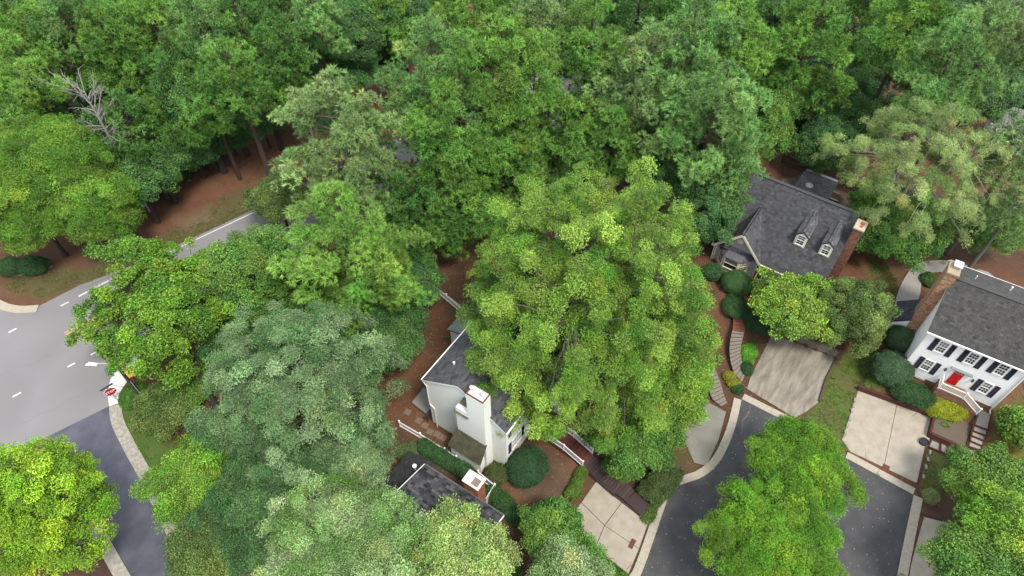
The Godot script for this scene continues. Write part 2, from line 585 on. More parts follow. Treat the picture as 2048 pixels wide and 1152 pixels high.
# a tree: trunk, limbs, crown. x, z of the trunk; y the height of the crown's middle; a, b its half width and half height
func tree(called: String, kind: String, x: float, z: float, y: float, a: float, b: float, label: String, category := "tree", group := "", more := {}) -> Node3D:
	var k: Array = kinds[kind]
	rng.seed = hash(label) + int(x * 37.0) * 13 + int(z * 31.0)
	var g := land(x, z)
	var o := thing(called, label, category, Vector3(x, g, z), 0.0, group)
	if kinds[kind][0] == "pine" and b < a * 1.25:
		y -= (a * 1.25 - b) * 0.35
		b = a * 1.25
	var c := Vector3(0, y - g, 0)
	var base := Vector3.ZERO
	if more.has("base"):
		base = Vector3(more.base.x - x, 0, more.base.y - z)
		base.y = land(more.base.x, more.base.y) - g
	var lobes := []
	var trunk := begin()
	var limbs := begin()
	var conifer: bool = k[0] == "pine"
	var r0: float = more.get("girth", clampf(0.035 * (y + b) * (0.55 if conifer else 0.75), 0.1, 0.55))
	if conifer:
		var top := c + Vector3(0, b * 0.95, 0)
		var pts := []
		var rr := []
		for i in 9:
			var t := i / 8.0
			pts.append(base.lerp(top, t) + Vector3(sin(t * 5.0 + x), 0, cos(t * 4.0 + z)) * 0.16 * t)
			rr.append(r0 * lerpf(1.0, 0.14, t))
		pts[0].y -= 0.3
		tube(trunk, pts, rr, 8)
		var levels := maxi(5, int(b * 1.6))
		for i in levels:
			var t := (i + rng.randf() * 0.7) / levels
			var reach := a * clampf(1.12 - pow(t, 2.1) * 1.02, 0.12, 1.0) * (0.72 if t < 0.12 else 1.0)
			var n := 5 if t < 0.75 else 4
			var spin := rng.randf() * TAU
			for j in n:
				if rng.randf() < 0.1:
					continue
				var ang := spin + TAU * j / n + rng.randf_range(-0.35, 0.35)
				var len := reach * rng.randf_range(0.62, 1.12)
				var from: Vector3 = base.lerp(top, 0.0) + (top - base) * ((c.y - b + 2.0 * b * t * 0.95) / top.y)
				var dir := Vector3(cos(ang), 0.0, sin(ang))
				var tip := from + dir * len + Vector3(0, len * rng.randf_range(0.02, 0.28), 0)
				limb(limbs, from, tip, 0.035 + len * 0.016, 0.02, 0.05, 4)
				var pad := clampf(len * 0.34, 0.6, 1.3) * rng.randf_range(0.85, 1.2)
				lobes.append([tip, pad, (dir + Vector3(0, 0.9, 0)).normalized()])
				if len > 1.7:
					lobes.append([from.lerp(tip, 0.62) + Vector3(-dir.z, 0.1, dir.x) * rng.randf_range(-0.9, 0.9), pad * 0.85, (dir * 0.5 + Vector3(0, 1, 0)).normalized()])
				if len > 3.2:
					lobes.append([from.lerp(tip, 0.85) + Vector3(dir.z, 0.1, -dir.x) * rng.randf_range(0.5, 1.3) * signf(rng.randf() - 0.5), pad * 0.8, (dir * 0.5 + Vector3(0, 1, 0)).normalized()])
		lobes.append([top, 0.6, Vector3.UP])
	else:
		var n: int = more.get("lobes", clampi(int(24.0 * pow(a * (a + b) * 0.5, 0.72)), 16, 260))
		var r := sqrt(2.0 * a * (a + b) * 0.5 * 2.3 / n) * 0.62
		var ph := rng.randf() * 9.0
		var fork := base.lerp(c, 0.55)
		fork.y = maxf(c.y - b * 0.75, c.y * 0.3)
		var pts := []
		var rr := []
		for i in 6:
			var t := i / 5.0
			pts.append(base.lerp(fork, t) + Vector3(sin(t * 4.0 + x), 0, cos(t * 3.0 + z)) * 0.12 * t)
			rr.append(r0 * lerpf(1.0, 0.7, t))
		rr[0] *= 1.25
		pts[0].y -= 0.3
		tube(trunk, pts, rr, 9)
		fork = pts[5]
		var mains := []
		var nm := 6 if a > 4.0 else 4
		for i in nm:
			var ang := TAU * i / nm + ph
			var tip := c + Vector3(cos(ang) * a * 0.42, b * rng.randf_range(-0.15, 0.4), sin(ang) * a * 0.42)
			limb(limbs, fork, tip, r0 * 0.5, r0 * 0.2, 0.1, 6)
			mains.append(tip)
		mains.append(c + Vector3(0, b * 0.45, 0))
		limb(limbs, fork, mains[-1], r0 * 0.6, r0 * 0.18, 0.0, 6)
		for i in n:
			var yy := 1.0 - (i + 0.5) / n * 1.42
			var t := i * 2.39996 + ph + rng.randf_range(-0.3, 0.3)
			var s := sqrt(maxf(0.0, 1.0 - yy * yy))
			var d := Vector3(cos(t) * s, yy, sin(t) * s)
			var swell: float = 1.0 + n_mid.get_noise_3d(d.x * 9.0 + ph * 20.0, d.y * 9.0, d.z * 9.0) * more.get("ragged", 0.42)
			var f := rng.randf_range(0.62, 1.0) * swell
			var lr := r * rng.randf_range(0.65, 1.3)
			var at := c + Vector3(d.x * (a - lr * 0.6), d.y * (b - lr * 0.5), d.z * (a - lr * 0.6)) * f
			lobes.append([at, lr, (d * 0.8 + Vector3(0, 0.45, 0)).normalized()])
			var near: Vector3 = mains[0]
			for m in mains:
				if m.distance_squared_to(at) < near.distance_squared_to(at):
					near = m
			limb(limbs, near, at, r0 * 0.14, 0.02, 0.05, 3)
			if more.has("twigs"):
				for q in int(more.twigs):
					limb(limbs, at, at + (rand_dir() + d * 0.7).normalized() * lr * 1.15, 0.035, 0.012, 0.1, 3)
		# the looser foliage inside the crown
		for i in int(n * more.get("inner", 0.45)):
			var d := rand_dir()
			lobes.append([c + Vector3(d.x * a, d.y * b, d.z * a) * rng.randf_range(0.25, 0.6), r * 0.8, (d + Vector3(0, 0.6, 0)).normalized()])
	for e in more.get("extra", []):
		var at: Vector3 = Vector3(e[0].x - x, e[1] - g, e[0].y - z)
		lobes.append([at, e[2], Vector3(0, 1, 0)])
		limb(limbs, c, at, 0.12, 0.04, 0.1, 5)
	var bark := mat("bark_" + kind, k[5], 0.95, "straw", 0.8, 3.0)
	part(o, "trunk", trunk, bark)
	part(o, "limbs", limbs, bark)
	var xf := []
	var cols := []
	leafy(lobes, k[3] * more.get("dens", 1.0), k[4], k[1], k[2], xf, cols)
	scatter(o, "crown", clump(k[0] + "-%d" % (absi(hash(label)) % 3)), xf, cols, leaf_mat("leaf"))
	return o

# a clipped or rounded shrub: an ellipsoid shell of small leaves over twigs
func shrub(called: String, label: String, at: Vector2, rx: float, h: float, rz: float, yaw: float, ca: Color, cb: Color, category := "shrub", group := "", leaf := "box-1", size := 0.55, square := 2.0) -> Node3D:
	rng.seed = hash(label)
	var g := land(at.x, at.y)
	var o := thing(called, label, category, Vector3(at.x, g, at.y), yaw, group)
	var xf := []
	var cols := []
	var n := int(60.0 + 30.0 * (rx * rz + h * (rx + rz)) / (size * size))
	for i in n:
		var d := rand_dir()
		if d.y < -0.35:
			d.y = -d.y
		var e := pow(pow(absf(d.x), square) + pow(absf(d.y), square) + pow(absf(d.z), square), -1.0 / square)
		var bump := 1.0 + n_mid.get_noise_3d(d.x * 14.0 + at.x, d.y * 14.0, d.z * 14.0) * 0.25
		var p := Vector3(d.x * rx, h * 0.5 + d.y * h * 0.5, d.z * rz) * Vector3(e, 1, e) * bump * rng.randf_range(0.86, 0.98)
		p.y = h * 0.5 + d.y * e * h * 0.48 * bump
		xf.append(Transform3D(facing(d + Vector3(0, 0.3, 0), rng.randf() * TAU, size * rng.randf_range(0.8, 1.2)), p))
		var col := ca.lerp(cb, rng.randf())
		var t := rng.randf_range(0.6, 1.4)
		cols.append(Color(col.r * t, col.g * t, col.b * t))
	var core := begin()
	for i in 26:
		var d := rand_dir()
		limb(core, Vector3(0, 0.02, 0), Vector3(d.x * rx * 0.75, h * (0.3 + 0.5 * absf(d.y)), d.z * rz * 0.75), 0.035, 0.012, 0.2, 4)
	part(o, "stems", core, mat("twig", Color(0.06, 0.045, 0.035), 0.95))
	scatter(o, "foliage", clump(leaf), xf, cols, leaf_mat("leaf"))
	return o

# a hedge along a line on plan
func hedge(called: String, label: String, line: Array, w: float, h: float, ca: Color, cb: Color, leaf := "box-2", size := 0.6) -> Node3D:
	rng.seed = hash(label)
	var g := on_land(line[0])
	var o := thing(called, label, "hedge", g)
	var xf := []
	var cols := []
	var core := begin()
	var pts := spaced(line, 0.3)
	for i in pts.size():
		var p: Vector2 = pts[i]
		var t: Vector2 = (pts[mini(i + 1, pts.size() - 1)] - pts[maxi(i - 1, 0)]).normalized()
		var nrm := Vector2(-t.y, t.x)
		var hh := h * (1.0 + n_mid.get_noise_2d(p.x * 5.0, p.y * 5.0) * 0.4)
		for k in int(14.0 * (w + h) / size * 0.6):
			var s := rng.randf_range(-1, 1)
			var y := hh * (1.0 - pow(absf(s), 4.0) * rng.randf()) * rng.randf_range(0.72, 1.0)
			if absf(s) > 0.75:
				y = hh * rng.randf()
			var q := p + nrm * s * w * 0.5 + t * rng.randf_range(-0.25, 0.25)
			xf.append(Transform3D(facing(Vector3(nrm.x * s, 0.8, nrm.y * s), rng.randf() * TAU, size * rng.randf_range(0.75, 1.25)), Vector3(q.x, land(q.x, q.y) + y, q.y) - g))
			var col := ca.lerp(cb, rng.randf())
			var tone := rng.randf_range(0.65, 1.35)
			cols.append(Color(col.r * tone, col.g * tone, col.b * tone))
		if i % 2 == 0:
			var b := on_land(p) - g
			limb(core, b, b + Vector3(rng.randf_range(-0.2, 0.2), hh * 0.8, rng.randf_range(-0.2, 0.2)), 0.03, 0.012, 0.0, 4)
	part(o, "stems", core, mat("twig", Color(0.06, 0.045, 0.035), 0.95))
	scatter(o, "foliage", clump(leaf), xf, cols, leaf_mat("leaf"))
	return o

func inside_any(p: Vector2, list: Array, grow := 0.0) -> bool:
	for f in list:
		if f[f.size() - 1].grow(grow).has_point(p) and edge_distance(p, f[0]) < grow:
			return true
	return false

# ---------------------------------------------------------------- building pieces
func span(poly: Array, y: float) -> Vector2:
	var lo := 1e9
	var hi := -1e9
	for i in poly.size():
		var a: Vector2 = poly[i]
		var b: Vector2 = poly[(i + 1) % poly.size()]
		if (a.y <= y and b.y >= y) or (b.y <= y and a.y >= y):
			if absf(a.y - b.y) < 1e-5:
				lo = minf(lo, minf(a.x, b.x))
				hi = maxf(hi, maxf(a.x, b.x))
			else:
				var x := lerpf(a.x, b.x, (y - a.y) / (b.y - a.y))
				lo = minf(lo, x)
				hi = maxf(hi, x)
	return Vector2(lo, hi)

# a sloping roof plane: a deck and courses of separate shingle tabs laid on it
func roof_plane(parent: Node, called: String, o: Vector3, u: Vector3, s: Vector3, poly: Array, c: Color, spread: float, tab := 0.33, row := 0.24, single := false) -> MeshInstance3D:
	var n := s.cross(u).normalized()
	if n.y < 0:
		n = -n
	var st := begin()
	prism(st, poly, o, u, s, -n * 0.14)
	var deck := part(parent, called, st, mat("roof_deck", Color(0.03, 0.03, 0.032), 0.95))
	var lo := 1e9
	var hi := -1e9
	for p in poly:
		lo = minf(lo, p.y)
		hi = maxf(hi, p.y)
	var xf := []
	var cols := []
	var y := lo
	var k := 0
	while y < hi - 0.02:
		var sp := span(poly, minf(y + row * 0.5, hi - 0.01))
		var x := sp.x - (0.0 if k % 2 == 0 else tab * 0.5) - tab * 0.13 * (k % 3)
		while x < sp.y:
			var a := maxf(x, sp.x)
			var b := minf(x + tab * 0.965, sp.y)
			if b - a > 0.03:
				var mid := o + u * (a + b) * 0.5 + s * (y + row * 0.55) + n * 0.012
				var tilt := Basis(u * (b - a), n * 0.02 * rng.randf_range(0.8, 1.5), (s - n * 0.035) * row * 1.12)
				xf.append(Transform3D(tilt, mid))
				var t := 1.0 + rng.randfn(0.0, spread)
				if single and rng.randf() < 0.3:
					t *= 1.7
				t = clampf(t, 0.4, 2.2)
				cols.append(Color(c.r * t, c.g * t, c.b * t * rng.randf_range(0.97, 1.05)))
			x += tab
		y += row
		k += 1
	var unit := BoxMesh.new()
	if single:
		for i in xf.size():
			if i >= 300:
				break
			var q := clampi(int(cols[i].g / c.g * 4.0), 1, 8)
			var t := q / 4.0
			var m := MeshInstance3D.new()
			m.name = "shingle" if i == 0 else "shingle_%03d" % i
			m.mesh = unit
			m.material_override = mat("shingle_tone_%d" % q, Color(c.r * t, c.g * t, c.b * t), 0.9, "grain", 1.6)
			m.transform = xf[i]
			deck.add_child(m, true)
		if xf.size() > 300:
			scatter(deck, "shingles", unit, xf.slice(300), cols.slice(300), mat("shingles", Color(1, 1, 1), 0.9, "blotch", 0.25, 0.0, true))
	else:
		scatter(deck, "shingles", unit, xf, cols, mat("shingles", Color(1, 1, 1), 0.88, "blotch", 0.25, 0.0, true))
	return deck

# lapped boards over an outline (u, y) of a wall
func siding(parent: Node, o: Vector3, u: Vector3, n: Vector3, poly: Array, m: Material, each := 0.17) -> void:
	var lo := 1e9
	var hi := -1e9
	for p in poly:
		lo = minf(lo, p.y)
		hi = maxf(hi, p.y)
	var st := begin()
	var y := lo
	while y < hi - 0.01:
		var y2 := minf(y + each, hi)
		var a := span(poly, y + 0.001)
		var b := span(poly, y2 - 0.001)
		var p0 := o + u * a.x + Vector3(0, y, 0)
		var p1 := o + u * a.y + Vector3(0, y, 0)
		var q0 := o + u * b.x + Vector3(0, y2, 0)
		var q1 := o + u * b.y + Vector3(0, y2, 0)
		quad(st, p0 + n * 0.032, q0 + n * 0.008, q1 + n * 0.008, p1 + n * 0.032)
		quad(st, p0 + n * 0.002, p0 + n * 0.032, p1 + n * 0.032, p1 + n * 0.002)
		y += each
	var s := part(parent, "siding", st, m)
	s.set_meta("kind", "stuff")

func brick_face(xf: Array, cols: Array, o: Vector3, u: Vector3, n: Vector3, w: float, y0: float, y1: float, c1: Color, c2: Color) -> void:
	var y := y0
	var k := 0
	while y < y1 - 0.03:
		var x := -0.12 * (k % 2)
		while x < w - 0.02:
			var a := maxf(x, 0.0)
			var b := minf(x + 0.225, w)
			if b - a > 0.04:
				xf.append(Transform3D(Basis(u * (b - a), Vector3(0, 0.068, 0), n * 0.03 * rng.randf_range(0.7, 1.4)), o + u * (a + b) * 0.5 + Vector3(0, y + 0.035, 0)))
				var c := c1.lerp(c2, rng.randf()) * rng.randf_range(0.75, 1.25)
				cols.append(Color(c.r, c.g, c.b))
			x += 0.24
		y += 0.082
		k += 1

# a brick shaft with laid bricks on its four sides
func brick_shaft(parent: Node, called: String, lo: Vector3, hi: Vector3, c1: Color, c2: Color) -> MeshInstance3D:
	var st := begin()
	box(st, (lo + hi) * 0.5, hi - lo)
	var body := part(parent, called, st, mat("mortar", Color(0.34, 0.29, 0.25), 0.95, "grain", 1.5))
	var xf := []
	var cols := []
	var d := hi - lo
	brick_face(xf, cols, Vector3(lo.x, 0, hi.z), Vector3(1, 0, 0), Vector3(0, 0, 1), d.x, lo.y, hi.y, c1, c2)
	brick_face(xf, cols, Vector3(lo.x, 0, lo.z), Vector3(1, 0, 0), Vector3(0, 0, -1), d.x, lo.y, hi.y, c1, c2)
	brick_face(xf, cols, Vector3(lo.x, 0, lo.z), Vector3(0, 0, 1), Vector3(-1, 0, 0), d.z, lo.y, hi.y, c1, c2)
	brick_face(xf, cols, Vector3(hi.x, 0, lo.z), Vector3(0, 0, 1), Vector3(1, 0, 0), d.z, lo.y, hi.y, c1, c2)
	scatter(body, "bricks", BoxMesh.new(), xf, cols, mat("brickwork", Color(1, 1, 1), 0.92, "grain", 1.5, 0.0, true))
	return body

# a sash window standing proud of a wall: c is the middle of the opening
func window(parent: Node, c: Vector3, u: Vector3, n: Vector3, w: float, h: float, cols: int, rows: int, frame: Material, split := true, up := Vector3.UP) -> MeshInstance3D:
	var b := Basis(u, up, n)
	var st := begin()
	var t := 0.075
	box(st, c + up * (h * 0.5 - t * 0.5) + n * 0.035, Vector3(w, t, 0.09), b)
	box(st, c - up * (h * 0.5 - t * 0.5) + n * 0.05, Vector3(w + 0.08, t, 0.13), b)
	for s in [-1.0, 1.0]:
		box(st, c + u * s * (w * 0.5 - t * 0.5) + n * 0.034, Vector3(t, h - 2.0 * t, 0.085), b)
	if split:
		box(st, c + n * 0.03, Vector3(w - 2 * t, 0.055, 0.07), b)
	var f := part(parent, "window", st, frame)
	var iw := w - 2 * t
	var ih := h - 2 * t
	var glass := mat("glass", Color(0.03, 0.037, 0.042), 0.06)
	var sashes := 2 if split else 1
	var shade := mat("glass_sky_reflection", Color(0.16, 0.17, 0.165), 0.08) if rng.randf() < 0.75 else glass  # most upper sashes: reflected sky painted in as a paler glass colour
	var mu := begin()
	for q in sashes:
		var sh := ih / sashes
		var sc := c + up * (-ih * 0.5 + sh * (q + 0.5))
		var cell := Vector2(iw / cols, sh / rows)
		for i in cols:
			for j in rows:
				var pst := begin()
				box(pst, sc + u * (-iw * 0.5 + cell.x * (i + 0.5)) + up * (-sh * 0.5 + cell.y * (j + 0.5)) + n * (0.006 + 0.004 * q), Vector3(cell.x - 0.03, cell.y - 0.03, 0.012), b)
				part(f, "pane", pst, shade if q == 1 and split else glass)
		for i in range(1, cols):
			box(mu, sc + u * (-iw * 0.5 + cell.x * i) + n * 0.018, Vector3(0.032, sh, 0.03), b)
		for j in range(1, rows):
			box(mu, sc + up * (-sh * 0.5 + cell.y * j) + n * 0.017, Vector3(iw, 0.032, 0.026), b)
	if cols * rows > 1:
		part(f, "muntins", mu, frame)
	var back := begin()
	box(back, c - n * 0.006, Vector3(iw, ih, 0.01), b)
	part(f, "sash", back, frame)
	return f

func shutter(parent: Node, c: Vector3, w: float, h: float) -> void:
	var st := begin()
	for s in [-1.0, 1.0]:
		box(st, c + Vector3(s * (w * 0.5 - 0.04), 0, 0.05), Vector3(0.08, h, 0.04))
		box(st, c + Vector3(0, s * (h * 0.5 - 0.05), 0.05), Vector3(w - 0.16, 0.1, 0.038))
	box(st, c + Vector3(0, 0, 0.05), Vector3(w - 0.16, 0.09, 0.038))
	box(st, c + Vector3(0, 0, 0.03), Vector3(w - 0.02, h - 0.02, 0.01))
	var navy := mat("navy", Color(0.012, 0.016, 0.032), 0.6)
	var f := part(parent, "shutter", st, navy)
	var sl := begin()
	var k := int(h / 0.075)
	for i in k:
		var y := -h * 0.5 + 0.08 + (h - 0.16) * (i + 0.5) / k
		box(sl, c + Vector3(0, y, 0.042), Vector3(w - 0.16, 0.055, 0.012), Basis(Vector3.RIGHT, 0.5))
	part(f, "louvers", sl, navy)

# a run of fence between plan points: posts, two rails and separate pickets
func fence(called: String, label: String, pts: Array, h: float, m: Material, pick := 0.09, gap := 0.05, post_each := 2.2, group := "", base_up := 0.0) -> Node3D:
	var g := on_land(pts[0])
	var o := thing(called, label, "fence", g, 0.0, group)
	for k in pts.size() - 1:
		var a: Vector2 = pts[k]
		var b: Vector2 = pts[k + 1]
		var d := a.distance_to(b)
		var t := (b - a) / d
		var dir := Vector3(t.x, 0, t.y)
		var nrm := Vector3(-t.y, 0, t.x)
		var np := maxi(1, int(round(d / post_each)))
		for i in np + 1:
			if i == np and k < pts.size() - 2:
				continue
			var p := a.lerp(b, float(i) / np)
			var st := begin()
			var at := on_land(p, base_up) - g
			box(st, at + Vector3(0, h * 0.54, 0), Vector3(0.12, h * 1.08, 0.12), Basis(dir, Vector3.UP, nrm))
			bevel_box(st, at + Vector3(0, h * 1.08 + 0.02, 0), Vector3(0.17, 0.05, 0.17), Basis(dir, Vector3.UP, nrm))
			part(o, "post", st, m)
		for i in np:
			var p := on_land(a.lerp(b, float(i) / np), base_up) - g
			var q := on_land(a.lerp(b, float(i + 1) / np), base_up) - g
			for y in [h * 0.2, h * 0.9]:
				var st := begin()
				bar(st, p + Vector3(0, y, 0) + nrm * 0.05, q + Vector3(0, y, 0) + nrm * 0.05, 0.05, 0.1)
				part(o, "rail", st, m)
		var n := int(d / (pick + gap))
		for i in n:
			var p := on_land(a.lerp(b, (i + 0.5) / n), base_up) - g
			var st := begin()
			box(st, p + Vector3(0, h * 0.5 + 0.03 + rng.randf_range(-0.01, 0.01), 0) + nrm * 0.012, Vector3(pick, h * 0.94, 0.022), Basis(dir, Vector3.UP, nrm))
			part(o, "picket", st, m)
	return o

# a low wall of stacked timbers along plan points, its foot at y0, top at y1
func timber_wall(called: String, label: String, pts: Array, y0: float, y1: float, w: float, m: Material, course := 0.17, category := "retaining wall") -> Node3D:
	var o := thing(called, label, category, Vector3(pts[0].x, y0, pts[0].y))
	var n := maxi(1, int(round((y1 - y0) / course)))
	var hh := (y1 - y0) / n
	for k in pts.size() - 1:
		var a := Vector3(pts[k].x, y0, pts[k].y)
		var b := Vector3(pts[k + 1].x, y0, pts[k + 1].y)
		var d := (b - a).length()
		var dir := (b - a) / d
		var bs := Basis(dir, Vector3.UP, dir.cross(Vector3.UP).normalized())
		for j in n:
			var at := 0.0 if j % 2 == 0 else -1.2
			while at < d - 0.05:
				var s := maxf(at, 0.0)
				var e := minf(at + 2.4, d + w * 0.3)
				var st := begin()
				bevel_box(st, a + dir * (s + e) * 0.5 + Vector3(0, hh * (j + 0.5), 0) + bs.z * rng.randf_range(-0.012, 0.012) - o.position, Vector3(e - s - 0.012, hh - 0.008, w), bs, 0.015)
				part(o, "timber", st, m)
				at += 2.4
	return o

func rail_run(o: Node3D, a: Vector3, b: Vector3, h: float, m: Material, first := true, last := true, each := 0.13) -> void:
	var d := (b - a).length()
	var flat := Vector3(b.x - a.x, 0, b.z - a.z).normalized()
	var bs := Basis(flat, Vector3.UP, flat.cross(Vector3.UP).normalized())
	for e in [[a, first], [b, last]]:
		if e[1]:
			var st := begin()
			box(st, e[0] + Vector3(0, h * 0.52, 0), Vector3(0.11, h * 1.12, 0.11), bs)
			bevel_box(st, e[0] + Vector3(0, h * 1.08 + 0.03, 0), Vector3(0.17, 0.06, 0.17), bs)
			part(o, "post", st, m)
	for y in [h, h * 0.14]:
		var st := begin()
		bar(st, a + Vector3(0, y, 0), b + Vector3(0, y, 0), 0.09, 0.06)
		part(o, "rail", st, m)
	var n := int(d / each)
	for i in n:
		var p := a.lerp(b, (i + 0.5) / n)
		var st := begin()
		box(st, p + Vector3(0, h * 0.57, 0), Vector3(0.045, h * 0.84, 0.045), bs)
		part(o, "baluster", st, m)

func gutter(parent: Node, a: Vector3, b: Vector3, m: Material) -> void:
	var st := begin()
	bar(st, a, b, 0.13, 0.12)
	part(parent, "gutter", st, m)

func pipe(parent: Node, called: String, pts: Array, r: float, m: Material) -> void:
	var st := begin()
	var rr := []
	for p in pts:
		rr.append(r)
	tube(st, pts, rr, 6)
	part(parent, called, st, m)

# ---------------------------------------------------------------- the four houses
func grey_house() -> void:
	var o := thing("house", "grey shingled cottage with a bay window gable and two small dormers", "house", Vector3(22.66, 1.6, -53.65), 0.60)
	var cream := mat("cream_trim", Color(0.72, 0.66, 0.52), 0.6)
	var wall := mat("grey_siding", Color(0.33, 0.345, 0.375), 0.7)
	var c := Color(0.055, 0.056, 0.062)
	var ux := Vector3(1, 0, 0)
	var sl := 0.5975
	var st := begin()
	prism(st, [Vector2(-0.4, -0.8), Vector2(-0.4, 2.5), Vector2(-8, 7.4), Vector2(-10.9, 4.8), Vector2(-10.9, -0.8)], Vector3(6.0, 0, 0), Vector3(0, 0, 1), Vector3.UP, Vector3(5.95, 0, 0))
	prism(st, [Vector2(-2.4, -0.8), Vector2(-2.4, 3.7), Vector2(-8, 7.4), Vector2(-10.9, 4.8), Vector2(-10.9, -0.8)], Vector3(0.25, 0, 0), Vector3(0, 0, 1), Vector3.UP, Vector3(5.72, 0, 0))
	prism(st, [Vector2(0.25, -0.8), Vector2(5.2, -0.8), Vector2(5.2, 2.7), Vector2(2.73, 5.35), Vector2(0.25, 2.7)], Vector3(0, 0, -0.45), ux, Vector3.UP, Vector3(0, 0, -4.0))
	part(o, "wall", st, wall)
	siding(o, Vector3(0, 0, -0.45), ux, Vector3(0, 0, 1), [Vector2(0.25, -0.6), Vector2(5.2, -0.6), Vector2(5.2, 2.75), Vector2(2.73, 5.4), Vector2(0.25, 2.75)], wall)
	var s1 := Vector3(0, sl, -1).normalized()
	var len1 := 8.0 * sqrt(1.0 + sl * sl)
	roof_plane(o, "roof", Vector3(0, 2.8, 0), ux, s1, [Vector2(5.3, 0), Vector2(12.2, 0), Vector2(12.2, len1), Vector2(0, len1), Vector2(0, 0.1)], c, 0.2)
	var s2 := Vector3(0, -0.84, -1).normalized()
	roof_plane(o, "roof", Vector3(0, 7.58, -8), ux, s2, [Vector2(0, 0), Vector2(12.2, 0), Vector2(12.2, 4.2), Vector2(0, 4.2)], c, 0.12)
	st = begin()
	for i in 41:
		box(st, Vector3(0.15 + i * 0.2975, 7.615, -8), Vector3(0.29, 0.05, 0.42), Basis(Vector3(0, 0, 1), 0.03))
	part(o, "ridge_cap", st, mat("ridge", Color(0.085, 0.087, 0.095), 0.85, "grain", 1.0))
	# the front gable: two planes that die into the main roof
	var gs := (5.81 - 2.8) / 2.73
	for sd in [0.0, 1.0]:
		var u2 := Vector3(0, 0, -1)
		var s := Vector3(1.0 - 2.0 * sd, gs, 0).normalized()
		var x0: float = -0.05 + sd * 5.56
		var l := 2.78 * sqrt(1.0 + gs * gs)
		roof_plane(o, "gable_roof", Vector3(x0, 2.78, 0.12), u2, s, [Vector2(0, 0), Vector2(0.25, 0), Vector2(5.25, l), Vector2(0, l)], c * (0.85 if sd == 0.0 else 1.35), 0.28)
	st = begin()
	bar(st, Vector3(2.73, 5.86, 0.15), Vector3(2.73, 5.86, -5.1), 0.3, 0.05)
	part(o, "ridge_cap", st, mats["ridge"])
	st = begin()
	for sd in [-1.0, 1.0]:
		bar(st, Vector3(2.73 + sd * 0.02, 5.68, 0.13), Vector3(2.73 + sd * 2.78, 2.6, 0.13), 0.06, 0.26)
	part(o, "bargeboard", st, cream)
	for sd in [0.3, 5.16]:
		st = begin()
		box(st, Vector3(sd, 1.0, -0.43), Vector3(0.14, 3.4, 0.14))
		part(o, "corner_board", st, cream)
	gutter(o, Vector3(5.5, 2.7, 0.06), Vector3(12.2, 2.7, 0.06), cream)
	gutter(o, Vector3(-0.12, 2.66, 0.2), Vector3(-0.12, 2.66, -3.2), cream)
	pipe(o, "downspout", [Vector3(-0.1, 2.6, 0.05), Vector3(0.12, 2.2, -0.3), Vector3(0.12, -0.6, -0.3)], 0.06, cream)
	st = begin()
	lathe(st, Vector3.ZERO, [Vector2(0.0, 0.05), Vector2(0.3, 0.05), Vector2(0.36, 0.03), Vector2(0.36, 0.0)], 20)
	var vent := part(o, "gable_vent", st, cream)
	vent.transform = Transform3D(Basis(Vector3.RIGHT, PI / 2), Vector3(2.62, 4.3, -0.41))
	# bay window
	st = begin()
	var bay := [Vector2(0.75, -0.45), Vector2(1.7, 0.5), Vector2(3.45, 0.5), Vector2(4.4, -0.45)]
	prism(st, bay, Vector3(0, -0.45, 0), ux, Vector3(0, 0, 1), Vector3(0, 2.75, 0))
	var bw := part(o, "bay", st, cream)
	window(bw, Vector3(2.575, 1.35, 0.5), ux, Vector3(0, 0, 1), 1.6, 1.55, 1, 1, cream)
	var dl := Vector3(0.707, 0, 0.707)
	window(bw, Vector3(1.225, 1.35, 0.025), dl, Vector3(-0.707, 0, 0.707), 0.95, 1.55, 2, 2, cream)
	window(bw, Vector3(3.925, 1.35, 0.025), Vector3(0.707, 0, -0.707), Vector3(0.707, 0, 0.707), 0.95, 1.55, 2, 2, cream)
	st = begin()
	var lead := mat("metal_roof", Color(0.115, 0.11, 0.135), 0.45, "blotch", 0.8)
	var ro := [Vector3(0.62, 2.25, -0.42), Vector3(1.62, 2.25, 0.64), Vector3(3.53, 2.25, 0.64), Vector3(4.53, 2.25, -0.42)]
	var ri := [Vector3(1.25, 3.1, -0.43), Vector3(1.9, 3.12, -0.43), Vector3(3.3, 3.12, -0.43), Vector3(3.9, 3.1, -0.43)]
	for i in 3:
		quad(st, ro[i], ri[i], ri[i + 1], ro[i + 1])
		quad(st, ro[i] - Vector3(0, 0.08, 0), ro[i], ro[i + 1], ro[i + 1] - Vector3(0, 0.08, 0))
	for i in 4:
		bar(st, ro[i] + Vector3(0, 0.02, 0), ri[i] + Vector3(0, 0.02, 0), 0.035, 0.04)
	for t in [0.25, 0.5, 0.75]:
		bar(st, ro[1].lerp(ro[2], t) + Vector3(0, 0.02, 0), ri[1].lerp(ri[2], t) + Vector3(0, 0.02, 0), 0.035, 0.04)
	part(bw, "bay_roof", st, lead)
	# porch
	var brick1 := Color(0.24, 0.075, 0.045)
	var brick2 := Color(0.33, 0.13, 0.075)
	st = begin()
	box(st, Vector3(8.8, -0.3, -1.1), Vector3(6.6, 0.7, 2.6))
	part(o, "porch_floor", st, mat("porch_brick", Color(0.17, 0.065, 0.045), 0.9, "grain", 1.0))
	for x in [5.5, 6.95, 9.4, 11.9]:
		st = begin()
		box(st, Vector3(x, 1.35, -0.22), Vector3(0.15, 2.6, 0.15))
		part(o, "porch_post", st, cream)
	st = begin()
	box(st, Vector3(8.8, 2.55, -0.22), Vector3(6.7, 0.2, 0.14))
	part(o, "porch_beam", st, cream)
